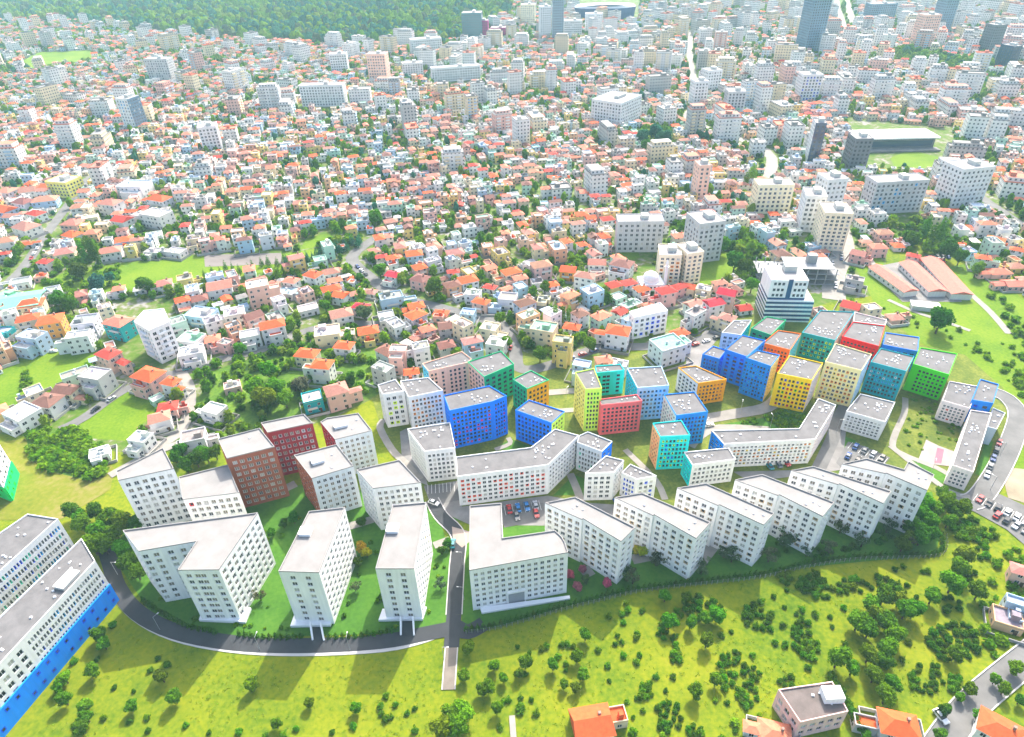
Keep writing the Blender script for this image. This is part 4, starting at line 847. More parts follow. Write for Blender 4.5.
for i in range(n_try):
    # uniform in the visible trapezoid of ground
    py = tr.uniform(0, 1); Y = Y0+(Y1-Y0)*py**.8
    hwid = 110+Y*.84; x = tr.uniform(-hwid, hwid)
    px, pyy = proj((x, Y, 0))
    if px < -60 or px > 1084 or pyy < 4 or pyy > 445: continue
    east = (px-300)/700; far = max(0, min(1, (230-pyy)/170))
    pb = max(0, min(.75, far*(.16+1.0*max(0, east))))
    if pyy < 60: pb = max(pb, .3)
    hs = .9 if pyy > 340 else (.8 if pyy > 260 else .68)
    if tr.random() < pb*.3:
        w, d = tr.uniform(11, 27), tr.uniform(9, 14); st = tr.choice((4, 5, 5, 6, 6, 7, 8, 9)) if pyy < 150 else tr.choice((3, 4, 4, 5, 6)); kind = 'B'
    else:
        w, d = tr.uniform(7.5, 13.5)*hs, tr.uniform(6.5, 10.5)*hs; st = tr.choice((1, 2, 2, 2, 3, 3)); kind = 'H'
        if tr.random() < .2: w, d, st = tr.uniform(4, 7), tr.uniform(3, 5), 1; kind = 'S'
    r = (max(w, d)*.5+min(w, d)*.5)*.5*(1.12 if kind != 'S' else 1.0)+(.25 if pyy < 230 else .9)
    if kind != 'B':
        r *= .93; gz = math.sin(x*.021+1.1)*math.sin(Y*.017+.4)+.6*math.sin(x*.047+Y*.039)+.5*math.sin(Y*.06-x*.033)
        if gz > .42 and (i % 10) < 8: continue
    if clash(x, Y, r) or not free(x, Y, r): continue
    if any(inpoly(px, pyy, P) for P in SCRUBZ) and tr.random() < .9: continue
    put(x, Y, r)
    rot = orient(x, Y)+tr.choice((0, 0, math.pi/2))+tr.uniform(-.12, .12)
    cand.append((x, Y, w, d, rot, kind, st, px, pyy))
cand.sort(key=lambda q: q[1])
SM_R = {k: mat('tile_'+v[0].replace(' ', '_'), lin(v[1]), .85, .3, .9, tex='Object') for k, v in ROOFC.items()}
SM_W = {k: facade_mat('facade_'+v[0].replace(' ', '_'), lin(v[1]), False, sx=3.1, w=.4, h=.42) for k, v in WALLC.items()}
slots = list(SM_R.values())+list(SM_W.values()); SI = {}
for i, k in enumerate(SM_R): SI['r'+k] = i
for i, k in enumerate(SM_W): SI['w'+k] = len(SM_R)+i
b = MB(); b.box((0, 0, 0), (.24, 1.1, 1.0), bottom=True); BALM = b.mesh('balcony', [PLAS])
stuffH = MB(); nB = 0; nS = 0
def emit(dst, src, x, y, rot, mi):
    ca, sa = math.cos(rot), math.sin(rot); k = 0
    for f, m in zip(src.f, src.m):
        i = len(dst.v); dst.v += [(src.v[j][0]*ca-src.v[j][1]*sa+x, src.v[j][0]*sa+src.v[j][1]*ca+y, src.v[j][2]) for j in f]
        dst.f.append(tuple(range(i, i+len(f)))); dst.m.append(mi); dst.uv += src.uv[k:k+len(f)]; k += len(f)
def far_block(x, y, w, d, rot, st, r):
    """a mid-rise block of the town: walls, flat roof, stair hut"""
    h = 2.7*st+.6; W, R = MB(), MB()
    P = [(-w/2, -d/2), (w/2, -d/2), (w/2, d/2), (-w/2, d/2)]
    W.prism(P, 0, h, 0, -1)
    step = r.random()
    if step < .45:
        W.prism([(-w*.38, -d*.3), (w*.4, -d*.3), (w*.4, d*.46), (-w*.38, d*.46)], h, h+3, 0, -1); R.face([(-w*.38, -d*.3, h+3), (w*.4, -d*.3, h+3), (w*.4, d*.46, h+3), (-w*.38, d*.46, h+3)])
    R.face([(px_, py_, h) for px_, py_ in P])
    inn = inset(P, .3)
    for i in range(4):
        j = (i+1) % 4
        R.face([(*P[i], h+.003), (*P[j], h+.003), (*P[j], h+.8), (*P[i], h+.8)]); R.face([(*P[i], h+.8), (*P[j], h+.8), (*inn[j], h+.8), (*inn[i], h+.8)]); R.face([(*inn[j], h), (*inn[i], h), (*inn[i], h+.8), (*inn[j], h+.8)])
    if step >= .3:
        R.box((r.uniform(-.25, .25)*w, r.uniform(-.2, .2)*d, h+(3.003 if step < .45 else .003)), (w*.22, d*.35, 2.4))
    B = MB(); B.spots = []
    if r.random() < .6:
        for s in range(1, st):
            for u in (-.3, .22): B.box((u*w, -d/2-.55, 2.7*s), (w*.24, 1.1, 1.0), bottom=True); B.spots.append((u*w, -d/2-.55, 2.7*s))
    return W, R, B, h
for (x, y, w, d, rot, kind, st, px, py) in cand:
    rk, wk = tr.choice(RK), tr.choice(WK)
    inframe = -5 < px < 1030
    if kind == 'B' and nB < 215 and inframe and y < 1250:
        nB += 1
        W, R, B, h = far_block(x, y, w, d, rot, st, tr)
        root = thing('apartment_building', (x, y, 0), None, 'apartment building', 'mid-rise blocks of the town', rot)
        wk = tr.choice('wwwwwwwwccka'); wc = lin(WALLC[wk][1]); rk = tr.choice('ggffgps')
        W2 = W.mesh('wall', [FACO]); obj('wall', W2, root, color=wc); obj('roof', R.mesh('roof', [TILE]), root, color=lin(ROOFC[rk][1]))
        bc = lin(WALLC[tr.choice('wwacl')][1])
        for q in B.spots: obj('balcony', BALM, root, q, 0, (w, 1, 1), bc)
        NEARH.append((root, (rk, wk, st, w), proj((x, y, h)), 'block'))
    elif kind == 'H' and NH < 298 and inframe:
        NH += 1; add_house(x, y, w, d, rot, rk, wk, st, tr, py > 235); HOUSES.pop()
    else:
        nS += 1
        if kind == 'B': W, R, B, h = far_block(x, y, w, d, rot, st, tr); rk = tr.choice('ggffgps'); wk = tr.choice('wwwwwwcca')
        else: W, R, sp_, h = house_geo(w, d, st, rk if kind == 'H' else tr.choice('fgpp'), tr, kind == 'S' or y > 900); B = None
        emit(stuffH, W, x, y, rot, SI['w'+wk]); emit(stuffH, R, x, y, rot, SI['r'+rk])
        if B and B.f: emit(stuffH, B, x, y, rot, SI['ww'])
o = stuffH.build('far_houses', slots); tag(o, 'far houses and blocks of the town filling the distance', 'houses', None, 'stuff')
print('houses', NH, 'blocks', nB, 'stuff', nS)
# ------------------------------------------------------------------ vegetation
LEAF = leaf_mat('leaves', (0, 0, 0), .42); BARK = mat('bark', (.09, .06, .04), .95, .3, 2.0)
def crown_mesh(seed, kind, n, size):
    """leaf-clump faces spread through lobes; unit radius, base of crown at z=0"""
    r = random.Random(seed); b = MB()
    if kind == 'round':
        L = [((0, 0, .95), .72)]
        for k in range(11):
            a = r.uniform(0, 6.283); e = r.uniform(-.35, 1.0); q = r.uniform(.45, .78)
            L.append(((q*math.cos(a)*math.cos(e), q*math.sin(a)*math.cos(e), .9+.75*math.sin(e)), r.uniform(.26, .46)))
    elif kind == 'bush':
        L = [((0, 0, .5), .6)]+[((r.uniform(-.55, .55), r.uniform(-.55, .55), r.uniform(.3, .8)), r.uniform(.25, .42)) for k in range(7)]
    elif kind == 'loose':
        L = [((r.uniform(-.75, .75), r.uniform(-.75, .75), r.uniform(.25, 1.5)), r.uniform(.2, .4)) for k in range(12)]
    elif kind == 'cone':
        L = [((r.uniform(-.1, .1), r.uniform(-.1, .1), z*.28), max(.12, .85*(1-z/11))) for z in range(11)]
    else:   # poplar
        L = [((r.uniform(-.12, .12), r.uniform(-.12, .12), .3+z*.36), .5*math.sin(math.pi*(z+1.2)/11)+.08) for z in range(10)]
    tot = sum(l[1]**2 for l in L)
    for (cx, cy, cz), R in L:
        for k in range(max(6, int(n*R*R/tot))):
            u = r.uniform(-1, 1); t = r.uniform(0, 6.283); s = math.sqrt(1-u*u); q = R*r.uniform(.72, 1.12)
            d = Vector((s*math.cos(t), s*math.sin(t), u)); p = Vector((cx, cy, cz))+d*q
            if p.z < .02: continue
            nrm = (d+Vector((r.uniform(-.8, .8), r.uniform(-.8, .8), r.uniform(-.5, .9)))).normalized()
            tx = nrm.orthogonal().normalized(); ty = nrm.cross(tx); an = r.uniform(0, 6.283); sz = size*r.uniform(.6, 1.35)
            ax = (tx*math.cos(an)+ty*math.sin(an))*sz; ay = (ty*math.cos(an)-tx*math.sin(an))*sz*r.uniform(.55, .9)
            b.face([p-ax, p-ay*.9+ax*.15, p+ax, p+ay])
    return b.mesh('crown' if kind not in ('bush',) else 'bush', [LEAF])
def trunk_mesh(h, r0):
    b = MB(); b.cyl((0, 0, -.1), r0, h*.6, 7, 0, r0*.75, False); b.cyl((0, 0, h*.6-.1), r0*.75, h*.55, 7, 0, r0*.25)
    for k in range(4):
        a = k*1.6+.4; p = (0, 0, h*.55); q = (math.cos(a)*h*.38, math.sin(a)*h*.38, h*1.05)
        for s in range(3):
            t0, t1 = 6.283*s/3, 6.283*(s+1)/3; w_ = r0*.4
            b.face([(p[0]+w_*math.cos(t0), p[1]+w_*math.sin(t0), p[2]), (p[0]+w_*math.cos(t1), p[1]+w_*math.sin(t1), p[2]), q])
    return b.mesh('trunk', [BARK])
CR = {'round': [crown_mesh(s, 'round', 1700, .11) for s in (1, 2, 3, 4)], 'bush': [crown_mesh(s, 'bush', 520, .13) for s in (5, 6, 7, 8)], 'loose': [crown_mesh(s, 'loose', 600, .1) for s in (9, 10)],
      'cone': [crown_mesh(s, 'cone', 700, .1) for s in (11, 12)], 'poplar': [crown_mesh(s, 'poplar', 800, .11) for s in (13, 14)]}
TK = trunk_mesh(1.0, .09)
GREENS = {'dark': (.055, .15, .003), 'mid': (.09, .215, .003), 'bright': (.145, .265, .005), 'yel': (.17, .25, .015), 'grey': (.09, .125, .055), 'teal': (.035, .15, .085), 'blossom': (.5, .1, .16), 'gold': (.5, .42, .02)}
PLANTS = []   # (obj, look, px, py, kind, radius)
vr = random.Random(77)
def tint(nm, a=.25): return tuple(max(.004, v*vr.uniform(1-a, 1+a)) for v in GREENS[nm])
LOOKN = {'dark': 'dark green', 'mid': 'mid green', 'bright': 'bright green', 'yel': 'yellow-green', 'grey': 'grey-green', 'teal': 'blue-green', 'blossom': 'pink blossoming', 'gold': 'golden yellow'}
def tree(x, y, R, kind='round', col='mid', squash=1.0):
    root = thing('tree' if kind in ('round', 'loose') else ('conifer_tree' if kind == 'cone' else 'poplar_tree'), (x, y, 0), None, 'tree', 'trees', vr.uniform(0, 6.28))
    th = R*(.55 if kind in ('round', 'loose') else .25)
    obj('trunk', TK, root, (0, 0, 0), 0, (R*1.1, R*1.1, th*1.5))
    obj('crown', vr.choice(CR[kind]), root, (0, 0, th), 0, (R*vr.uniform(.92, 1.08), R*vr.uniform(.92, 1.08), R*squash*vr.uniform(.9, 1.1)), tint(col))
    PLANTS.append((root, LOOKN[col], proj((x, y, R)), {'round': 'tree', 'loose': 'airy tree', 'cone': 'conifer', 'poplar': 'poplar'}[kind], R))
    FOOTV.append((x, y, R)); return root
FOOTV = []
def bush(x, y, R, col='dark', squash=1.0):
    o = obj('bush', vr.choice(CR['bush']), None, (x, y, -.05), vr.uniform(0, 6.28), (R, R*vr.uniform(.9, 1.1), R*squash), tint(col)); tag(o, None, 'bush', 'bushes')
    PLANTS.append((o, LOOKN[col], proj((x, y, R*.6)), 'bush', R)); return o
def tpx(px, py, rpx, **k):
    """px,py crown centre in the photo"""
    R = rpx*mpp(px, py, 2); p = at(px, py, R*1.25); return tree(p.x, p.y, R, **k)
def bpx(px, py, rpx, **k):
    R = rpx*mpp(px, py, 0); p = at(px, py, R*.55); return bush(p.x, p.y, R, **k)
def T3_(l, r, ox, oy, s, **k):
    for x, y in l: tpx(ox+x/s, oy+y/s, r*vr.uniform(.85, 1.15), **k)
def B3_(l, r, ox, oy, s, **k):
    for x, y in l: bpx(ox+x/s, oy+y/s, r*vr.uniform(.75, 1.25), **k)
def clump(px, py, rx, ry, n, r, **k):
    pts = []; t = 0
    while len(pts) < n and t < 400:
        t += 1; a, q = vr.uniform(0, 6.28), math.sqrt(vr.random()); x, y = px+rx*q*math.cos(a), py+ry*q*math.sin(a)
        if all(math.hypot(x-u, y-v) > r*1.15 for u, v in pts): pts.append((x, y)); bpx(x, y, r*vr.uniform(.75, 1.3), **k)
S = 2.323
# middle meadow
B3_([(340, 425), (345, 440), (300, 455), (375, 445), (332, 470), (320, 500), (365, 495), (275, 535), (335, 545), (365, 560), (370, 545), (295, 570), (300, 605), (363, 645), (355, 690), (330, 515), (315, 520), (363, 505), (380, 440),
     (408, 595), (432, 627), (447, 595), (190, 520), (155, 525), (115, 540), (88, 525), (180, 550), (145, 530), (203, 520), (215, 525), (330, 450), (200, 565), (65, 650), (95, 645), (130, 680), (120, 650), (40, 570), (380, 675), (355, 720), (200, 580), (105, 590), (575, 655), (560, 500), (585, 490)], 4.0, 480, 420, S, col='mid')
for q in [(385, 627, 14, 14, 7), (455, 545, 10, 14, 5), (440, 690, 26, 32, 16), (425, 485, 10, 20, 7), (455, 455, 12, 12, 4), (480, 440, 10, 10, 4), (500, 420, 14, 12, 4), (505, 450, 14, 12, 5), (545, 430, 14, 10, 4), (570, 590, 20, 30, 8), (590, 550, 12, 14, 5), (500, 720, 14, 12, 5), (450, 510, 8, 12, 3), (565, 560, 8, 10, 3)]:
    clump(480+q[0]/S, 420+q[1]/S, q[2]/S*1.2, q[3]/S*1.2, q[4], 4.3, col=vr.choice(('dark', 'mid')))
T3_([(245, 500), (225, 550), (170, 570), (240, 592), (55, 600), (90, 590), (195, 615), (222, 622), (430, 410), (490, 472), (478, 415)], 6.2, 480, 420, S, col='mid')
T3_([(20, 622), (527, 515), (548, 605), (500, 632), (528, 458), (552, 452), (440, 470), (105, 565), (40, 670)], 7.6, 480, 420, S, col='mid')
# right meadow
S4 = 2.324
T3_([(305, 425), (335, 410), (300, 490), (345, 472), (385, 445), (340, 532), (300, 548), (335, 562), (312, 595), (355, 615), (228, 555), (262, 578), (448, 410), (495, 380), (555, 400), (405, 440), (275, 470), (340, 642), (500, 545)], 10.2, 740, 420, S4, col='mid')
T3_([(510, 345), (370, 420), (315, 450), (520, 315), (360, 500)], 9, 740, 420, S4, col='bright')
for q in [(500, 515, 62, 44, 30), (440, 600, 50, 34, 18), (165, 378, 34, 22, 13), (265, 385, 44, 18, 12), (145, 500, 24, 40, 16), (165, 530, 24, 24, 10), (490, 425, 26, 20, 6), (25, 455, 20, 30, 8), (20, 590, 26, 30, 9), (15, 640, 26, 24, 10), (60, 470, 18, 22, 5), (530, 260, 40, 20, 9), (560, 300, 24, 24, 7), (505, 620, 24, 30, 8), (340, 375, 20, 20, 5), (370, 385, 20, 14, 5), (200, 400, 30, 14, 6), (110, 605, 20, 16, 5), (530, 355, 20, 24, 6), (105, 365, 18, 16, 5)]:
    clump(740+q[0]/S4, 420+q[1]/S4, q[2]/S4, q[3]/S4, q[4], 4.4 if q[4] < 25 else 5.2, col=vr.choice(('dark', 'mid')))
B3_([(360, 345), (435, 350), (380, 340), (410, 410), (425, 352), (100, 475), (80, 515), (105, 520), (160, 575), (30, 545), (105, 435), (130, 450), (145, 440), (175, 450), (50, 420), (210, 455), (215, 480), (390, 515), (378, 555), (405, 585), (420, 570), (80, 410), (110, 395), (50, 440), (75, 450), (240, 435), (245, 520)], 4.0, 740, 420, S4, col='mid')
# dark trees by the last slab and the road
T3_([(430, 195), (455, 210), (480, 190), (500, 215), (445, 235), (410, 250), (520, 205), (470, 170), (425, 220), (395, 275), (485, 235)], 8.5, 740, 420, S4, col='mid')
T3_([(420, 275), (395, 245), (445, 265), (380, 290)], 8, 740, 420, S4, col='dark')
for q in [(560, 262, 40, 14, 10), (520, 235, 36, 16, 8)]: clump(740+q[0]/S4, 420+q[1]/S4, q[2]/S4, q[3]/S4, q[4], 5, col='mid')
# left meadow
T3_([(150, 650), (200, 690), (230, 500), (215, 585), (375, 597), (305, 665), (405, 645), (240, 520), (135, 620), (190, 715)], 7, 0, 420, S, col='mid')
T3_([(585, 615), (200, 665), (150, 600)], 7.5, 0, 420, S, col='bright')
B3_([(170, 560), (265, 620), (310, 630), (340, 690), (430, 710), (485, 725), (555, 725), (225, 555), (262, 475), (365, 552), (388, 567), (350, 580), (240, 690), (235, 485), (345, 720), (300, 700)], 4.3, 0, 420, S, col='mid')
T3_([(30, 620), (160, 658), (85, 708), (268, 670)], 6, 240, 420, S, col='mid')
B3_([(325, 665), (337, 640), (360, 660), (350, 690), (330, 680), (405, 670), (390, 680), (340, 690), (262, 710), (405, 720), (215, 725), (100, 730), (130, 715), (60, 730)], 4.3, 240, 420, S, col='mid')
T3_([(490, 690), (520, 680), (470, 715), (505, 712)], 11, 240, 420, S, col='bright')
T3_([(530, 530), (522, 595), (565, 625), (590, 570)], 6.5, 240, 420, S, col='mid')
# trees between the left slabs and the wedge-shaped block
T3_([(190, 240), (228, 262), (255, 232), (240, 290), (215, 292), (285, 240), (285, 300), (270, 262)], 10.5, 0, 420, S, col='mid')
T3_([(165, 212), (185, 230), (220, 212), (300, 330), (290, 310), (318, 355), (315, 240)], 8.5, 0, 420, S, col='dark')
T3_([(408, 90), (432, 108), (455, 92), (480, 85), (500, 78), (470, 75), (420, 72)], 7, 0, 420, S, col='dark')
# estate gardens
E5 = 5.12
T3_([(520, 250), (545, 270)], 6, 260, 500, E5, col='gold'); T3_([(485, 440), (925, 430)], 7, 260, 500, E5, col='grey', kind='loose'); T3_([(815, 485)], 7, 100, 500, E5, col='grey', kind='loose')
T3_([(120, 120), (170, 95), (60, 170), (520, 110), (500, 320), (930, 260), (960, 220)], 5, 260, 500, E5, col='dark')
B3_([(450, 530), (430, 590), (505, 380), (610, 500), (905, 330)], 3, 260, 500, E5)
T3_([(730, 460), (665, 485), (705, 550), (855, 530)], 5, 440, 480, E5, col='blossom'); T3_([(1015, 360)], 6, 440, 480, E5, col='gold')
T3_([(960, 480), (990, 500)], 8, 440, 480, E5, col='grey', kind='loose'); T3_([(745, 510)], 5, 440, 480, E5, col='grey')
T3_([(215, 520)], 6, 600, 450, E5, col='gold'); T3_([(290, 560), (145, 620), (640, 520), (680, 540), (525, 600), (870, 540), (955, 460)], 8, 600, 450, E5, col='grey', kind='loose'); T3_([(35, 690)], 4.5, 600, 450, E5, col='blossom')
T3_([(140, 560), (245, 620), (420, 495), (350, 600), (530, 565), (660, 490), (760, 555)], 7.5, 760, 430, E5, col='grey', kind='loose')
for q in [(80, 610, 60, 40, 6), (340, 630, 60, 30, 6), (470, 610, 40, 20, 4), (620, 540, 60, 40, 6), (830, 520, 50, 50, 6)]: clump(760+q[0]/E5, 430+q[1]/E5, q[2]/E5, q[3]/E5, q[4], 4)
# hedge along the estate: single thujas
THU = crown_mesh(31, 'cone', 240, .16); FENCE = []
def hedge(P, step, hgt, rad):
    W = wpts(P, 6); acc_ = 0
    for i in range(len(W)-1):
        L = math.dist(W[i], W[i+1])
        while acc_ < L:
            t = acc_/L; x, y = W[i][0]+(W[i+1][0]-W[i][0])*t, W[i][1]+(W[i+1][1]-W[i][1])*t
            o = obj('thuja_shrub', THU, None, (x+vr.uniform(-.15, .15), y+vr.uniform(-.15, .15), -.05), vr.uniform(0, 6), (rad, rad, hgt/3.2*vr.uniform(.85, 1.15)), tint('dark', .2)); tag(o, None, 'shrub', 'thuja hedge of the white estate')
            PLANTS.append((o, 'dark green', proj((x, y, 1)), 'thuja', rad)); acc_ += step
        acc_ -= L
MAINH = [(466, 630), (500, 625), (560, 608), (600, 598), (640, 589), (700, 582), (760, 575), (800, 566), (850, 558), (900, 556), (938, 553), (941, 536)]
hedge(MAINH, 1.75, 3.1, 1.15); hedge([(143, 601), (166, 616), (191, 627), (216, 633)], 1.9, 3.0, 1.15); hedge([(240, 635), (270, 638), (306, 637.5)], 1.9, 3.0, 1.15); hedge([(330, 637.5), (360, 636.5), (394, 631)], 1.9, 3.0, 1.15)
# pale mesh fence in front of the hedge
fr = thing('garden_fence', (*at(700, 584)[:2], 0), 'long pale metal fence along the thuja hedge above the meadow', 'fence'); W = offs(wpts(MAINH, 6), -1.3); POST = MB(); POST.box((0, 0, 0), (.16, .16, 1.9)); POST = POST.mesh('post', [mat('fence_grey', (.3, .33, .26), .6, .05)])
dist_ = [0]
for i in range(len(W)-1): dist_.append(dist_[-1]+math.dist(W[i], W[i+1]))
for k in range(96):
    s = dist_[-1]*k/95; i = max(j for j in range(len(W)) if dist_[j] <= s+1e-6); i = min(i, len(W)-2); t = (s-dist_[i])/max(1e-6, dist_[i+1]-dist_[i])
    obj('post', POST, fr, (W[i][0]+(W[i+1][0]-W[i][0])*t-fr.location.x, W[i][1]+(W[i+1][1]-W[i][1])*t-fr.location.y, 0))
rb = MB()
for z in (.5, 1.1, 1.7):
    for i in range(len(W)-1):
        a, c_ = W[i], W[i+1]; rb.face([(*a, z), (*c_, z), (*c_, z+.08), (*a, z+.08)])
rb.build('rail', mat('fence_grey', (0, 0, 0)), fr, (-fr.location.x, -fr.location.y, 0))
# scrub, park and town trees near enough to stand alone
def town_tree(px, py, rpx, **k): tpx(px, py, rpx, **k)
for px, py, r_, k_, c_ in [(90, 252, 7, 'poplar', 'mid'), (84, 256, 6, 'poplar', 'mid'), (96, 258, 8, 'poplar', 'dark'), (80, 272, 8, 'round', 'dark'), (98, 284, 8, 'round', 'teal'), (60, 300, 8, 'round', 'dark'), (70, 305, 8, 'round', 'dark'), (145, 285, 8, 'round', 'mid'), (110, 278, 5, 'round', 'teal'), (265, 398, 12, 'round', 'bright'), (255, 390, 10, 'round', 'mid'), (275, 388, 9, 'round', 'mid'), (285, 400, 8, 'round', 'mid'), (300, 385, 9, 'round', 'grey'), (268, 372, 8, 'round', 'mid'),
                           (940, 322, 11, 'round', 'dark'), (938, 318, 9, 'round', 'mid'), (930, 243, 8, 'poplar', 'dark'), (940, 236, 8, 'poplar', 'mid'), (925, 232, 7, 'poplar', 'mid'), (948, 250, 9, 'round', 'dark'), (912, 240, 7, 'round', 'mid'), (960, 258, 7, 'round', 'dark'), (972, 248, 6, 'round', 'dark'), (977, 270, 7, 'round', 'yel'), (735, 262, 9, 'round', 'dark'), (745, 268, 8, 'round', 'dark'), (722, 245, 8, 'round', 'mid'), (752, 285, 7, 'round', 'mid'), (712, 240, 6, 'round', 'dark'),
                           (808, 222, 6, 'poplar', 'bright'), (752, 178, 6, 'poplar', 'bright'), (746, 184, 5, 'poplar', 'mid'), (642, 138, 7, 'round', 'teal'), (656, 133, 7, 'round', 'teal'), (664, 138, 7, 'round', 'teal'), (646, 146, 6, 'round', 'dark'), (618, 138, 4, 'poplar', 'mid'), (700, 136, 5, 'round', 'teal'), (593, 110, 5, 'poplar', 'mid'), (375, 218, 7, 'round', 'mid'), (380, 270, 7, 'round', 'mid'), (434, 287, 9, 'round', 'mid'), (555, 320, 6, 'poplar', 'mid'), (562, 318, 6, 'poplar', 'mid'), (569, 318, 5, 'poplar', 'bright'), (576, 300, 7, 'round', 'mid'), (500, 318, 6, 'round', 'mid'), (507, 343, 6, 'round', 'mid'), (540, 355, 7, 'round', 'mid'), (590, 345, 7, 'round', 'mid'), (545, 288, 6, 'round', 'mid'), (625, 238, 5, 'round', 'dark'), (637, 241, 5, 'round', 'dark'), (648, 242, 5, 'round', 'dark'), (365, 312, 8, 'round', 'grey'), (325, 305, 6, 'round', 'mid'), (240, 350, 6, 'round', 'mid'), (360, 278, 5, 'round', 'dark'),
                           (1004, 690, 7, 'round', 'mid'), (995, 680, 6, 'round', 'mid'), (970, 690, 7, 'round', 'mid'), (978, 715, 6, 'round', 'mid'), (945, 710, 7, 'round', 'dark'), (1015, 668, 8, 'round', 'mid'), (1020, 700, 6, 'round', 'dark'), (940, 735, 7, 'round', 'dark'), (960, 698, 5, 'round', 'mid'), (985, 728, 6, 'round', 'mid')]:
    town_tree(px, py, r_, kind=k_, col=c_)
# conifers of the park strip
for k in range(26):
    t = k/25; tpx(285+75*t+vr.uniform(-2, 2), 265-25*t+vr.uniform(-3, 3), 4, kind='cone', col='teal')
for k in range(12): tpx(205+7*k+vr.uniform(-2, 2), 274-1.2*k+vr.uniform(-4, 3), 3.5, kind='cone', col='dark')
# dark hedge by the bottom block
for k in range(9): tpx(831+k*4.3, 678+k*7.2, 6, col='dark')
bs = sorted([q for q in PLANTS if q[3] == 'bush'], key=lambda q: -q[4]/(q[0].location-Vector((0, 0, H))).length)
if len(bs) > 292:
    rest = bs[292:]; b = MB(); gone = set(id(q) for q in rest)
    for q in rest:
        M = Matrix.LocRotScale(q[0].location, q[0].rotation_euler, q[0].scale)
        for pl in q[0].data.polygons: b.face([tuple(M @ q[0].data.vertices[i].co) for i in pl.vertices])
        bpy.data.objects.remove(q[0])
    PLANTS = [q for q in PLANTS if id(q) not in gone]
    o = b.build('small_bushes', LEAF); o.color = (*GREENS['dark'], 1); tag(o, 'smallest round bushes dotted over the meadow', 'bushes', None, 'stuff')
print('plants', len(PLANTS), 'trees', sum(1 for p in PLANTS if p[3] not in ('bush', 'thuja')), 'bushes', sum(1 for p in PLANTS if p[3] == 'bush'), 'thuja', sum(1 for p in PLANTS if p[3] == 'thuja'))
# mass planting: forest, gaps between the houses, scrub
def blob(b, x, y, R, zs, r, mi, z0=0.0):
    n1 = 7; rings = [(0.05, .55), (.3, .95), (.68, .92), (.95, .5)]; rows = []
    off = r.uniform(0, 6)
    for (t, q) in rings:
        rows.append([(x+R*q*r.uniform(.72, 1.25)*math.cos(off+6.283*k/n1), y+R*q*r.uniform(.72, 1.25)*math.sin(off+6.283*k/n1), z0+R*zs*2*t*r.uniform(.85, 1.15)+R*.15) for k in range(n1)])
    for i in range(3):
        for k in range(n1):
            j = (k+1) % n1; b.face([rows[i][k], rows[i][j], rows[i+1][j]], mi); b.face([rows[i][k], rows[i+1][j], rows[i+1][k]], mi)
    tip = (x, y, z0+R*zs*2.1)
    for k in range(n1): b.face([rows[3][k], rows[3][(k+1) % n1], tip], mi)
def leafblob(b, x, y, R, zs, r, mi, n=26):
    for k in range(n):
        u = r.uniform(-.5, 1); t = r.uniform(0, 6.283); s = math.sqrt(1-u*u)*R*r.uniform(.75, 1.15)
        p = Vector((x+s*math.cos(t), y+s*math.sin(t), R*(.9+u)*zs)); nn = Vector((r.uniform(-1, 1), r.uniform(-1, 1), r.uniform(0, 1.4))).normalized(); tx = nn.orthogonal().normalized(); ty = nn.cross(tx); q = R*.36
        b.face([p-tx*q, p-ty*q*.8, p+tx*q, p+ty*q*.8], mi)
MASS = [leaf_mat('mass_'+k, tuple(c*1.12 for c in v), .45, False, .45, .5) for k, v in GREENS.items() if k in ('dark', 'mid', 'bright', 'yel', 'grey', 'teal')]
MI = {k: i for i, k in enumerate(('dark', 'mid', 'bright', 'yel', 'grey', 'teal'))}
mr_ = random.Random(99)
fo = MB(); n = 0
for P in WOODS[:1]:
    for k in range(5200):
        px, py = mr_.uniform(-60, 515), mr_.uniform(-14, 47)
        if not inpoly(px, py, P): continue
        q = at(px, py)
        if q.y > 2300: continue
        R = mr_.uniform(4, 8); gx = math.sin(q.x*.012+2)+math.sin(q.y*.02+q.x*.006)
        mi = MI['teal'] if mr_.random() < (.6 if gx < -.4 else .22) else (mr_.choice((MI['bright'], MI['yel'])) if gx > .5 and mr_.random() < .6 else mr_.choice((MI['mid'], MI['bright'], MI['bright'], MI['yel'], MI['grey'])))  # the teal share puts the far cyan haze tint into the leaf colour
        blob(fo, q.x, q.y, R, mr_.uniform(.8, 1.25), mr_, mi); leafblob(fo, q.x, q.y, R*1.05, 1.0, mr_, mi, 9); n += 1
o = fo.build('forest', MASS); tag(o, 'wooded hill of dense mixed trees along the top left horizon', 'forest', None, 'stuff')
tt = MB(); m_ = 0; zone = [P for P in WOODS[1:]]
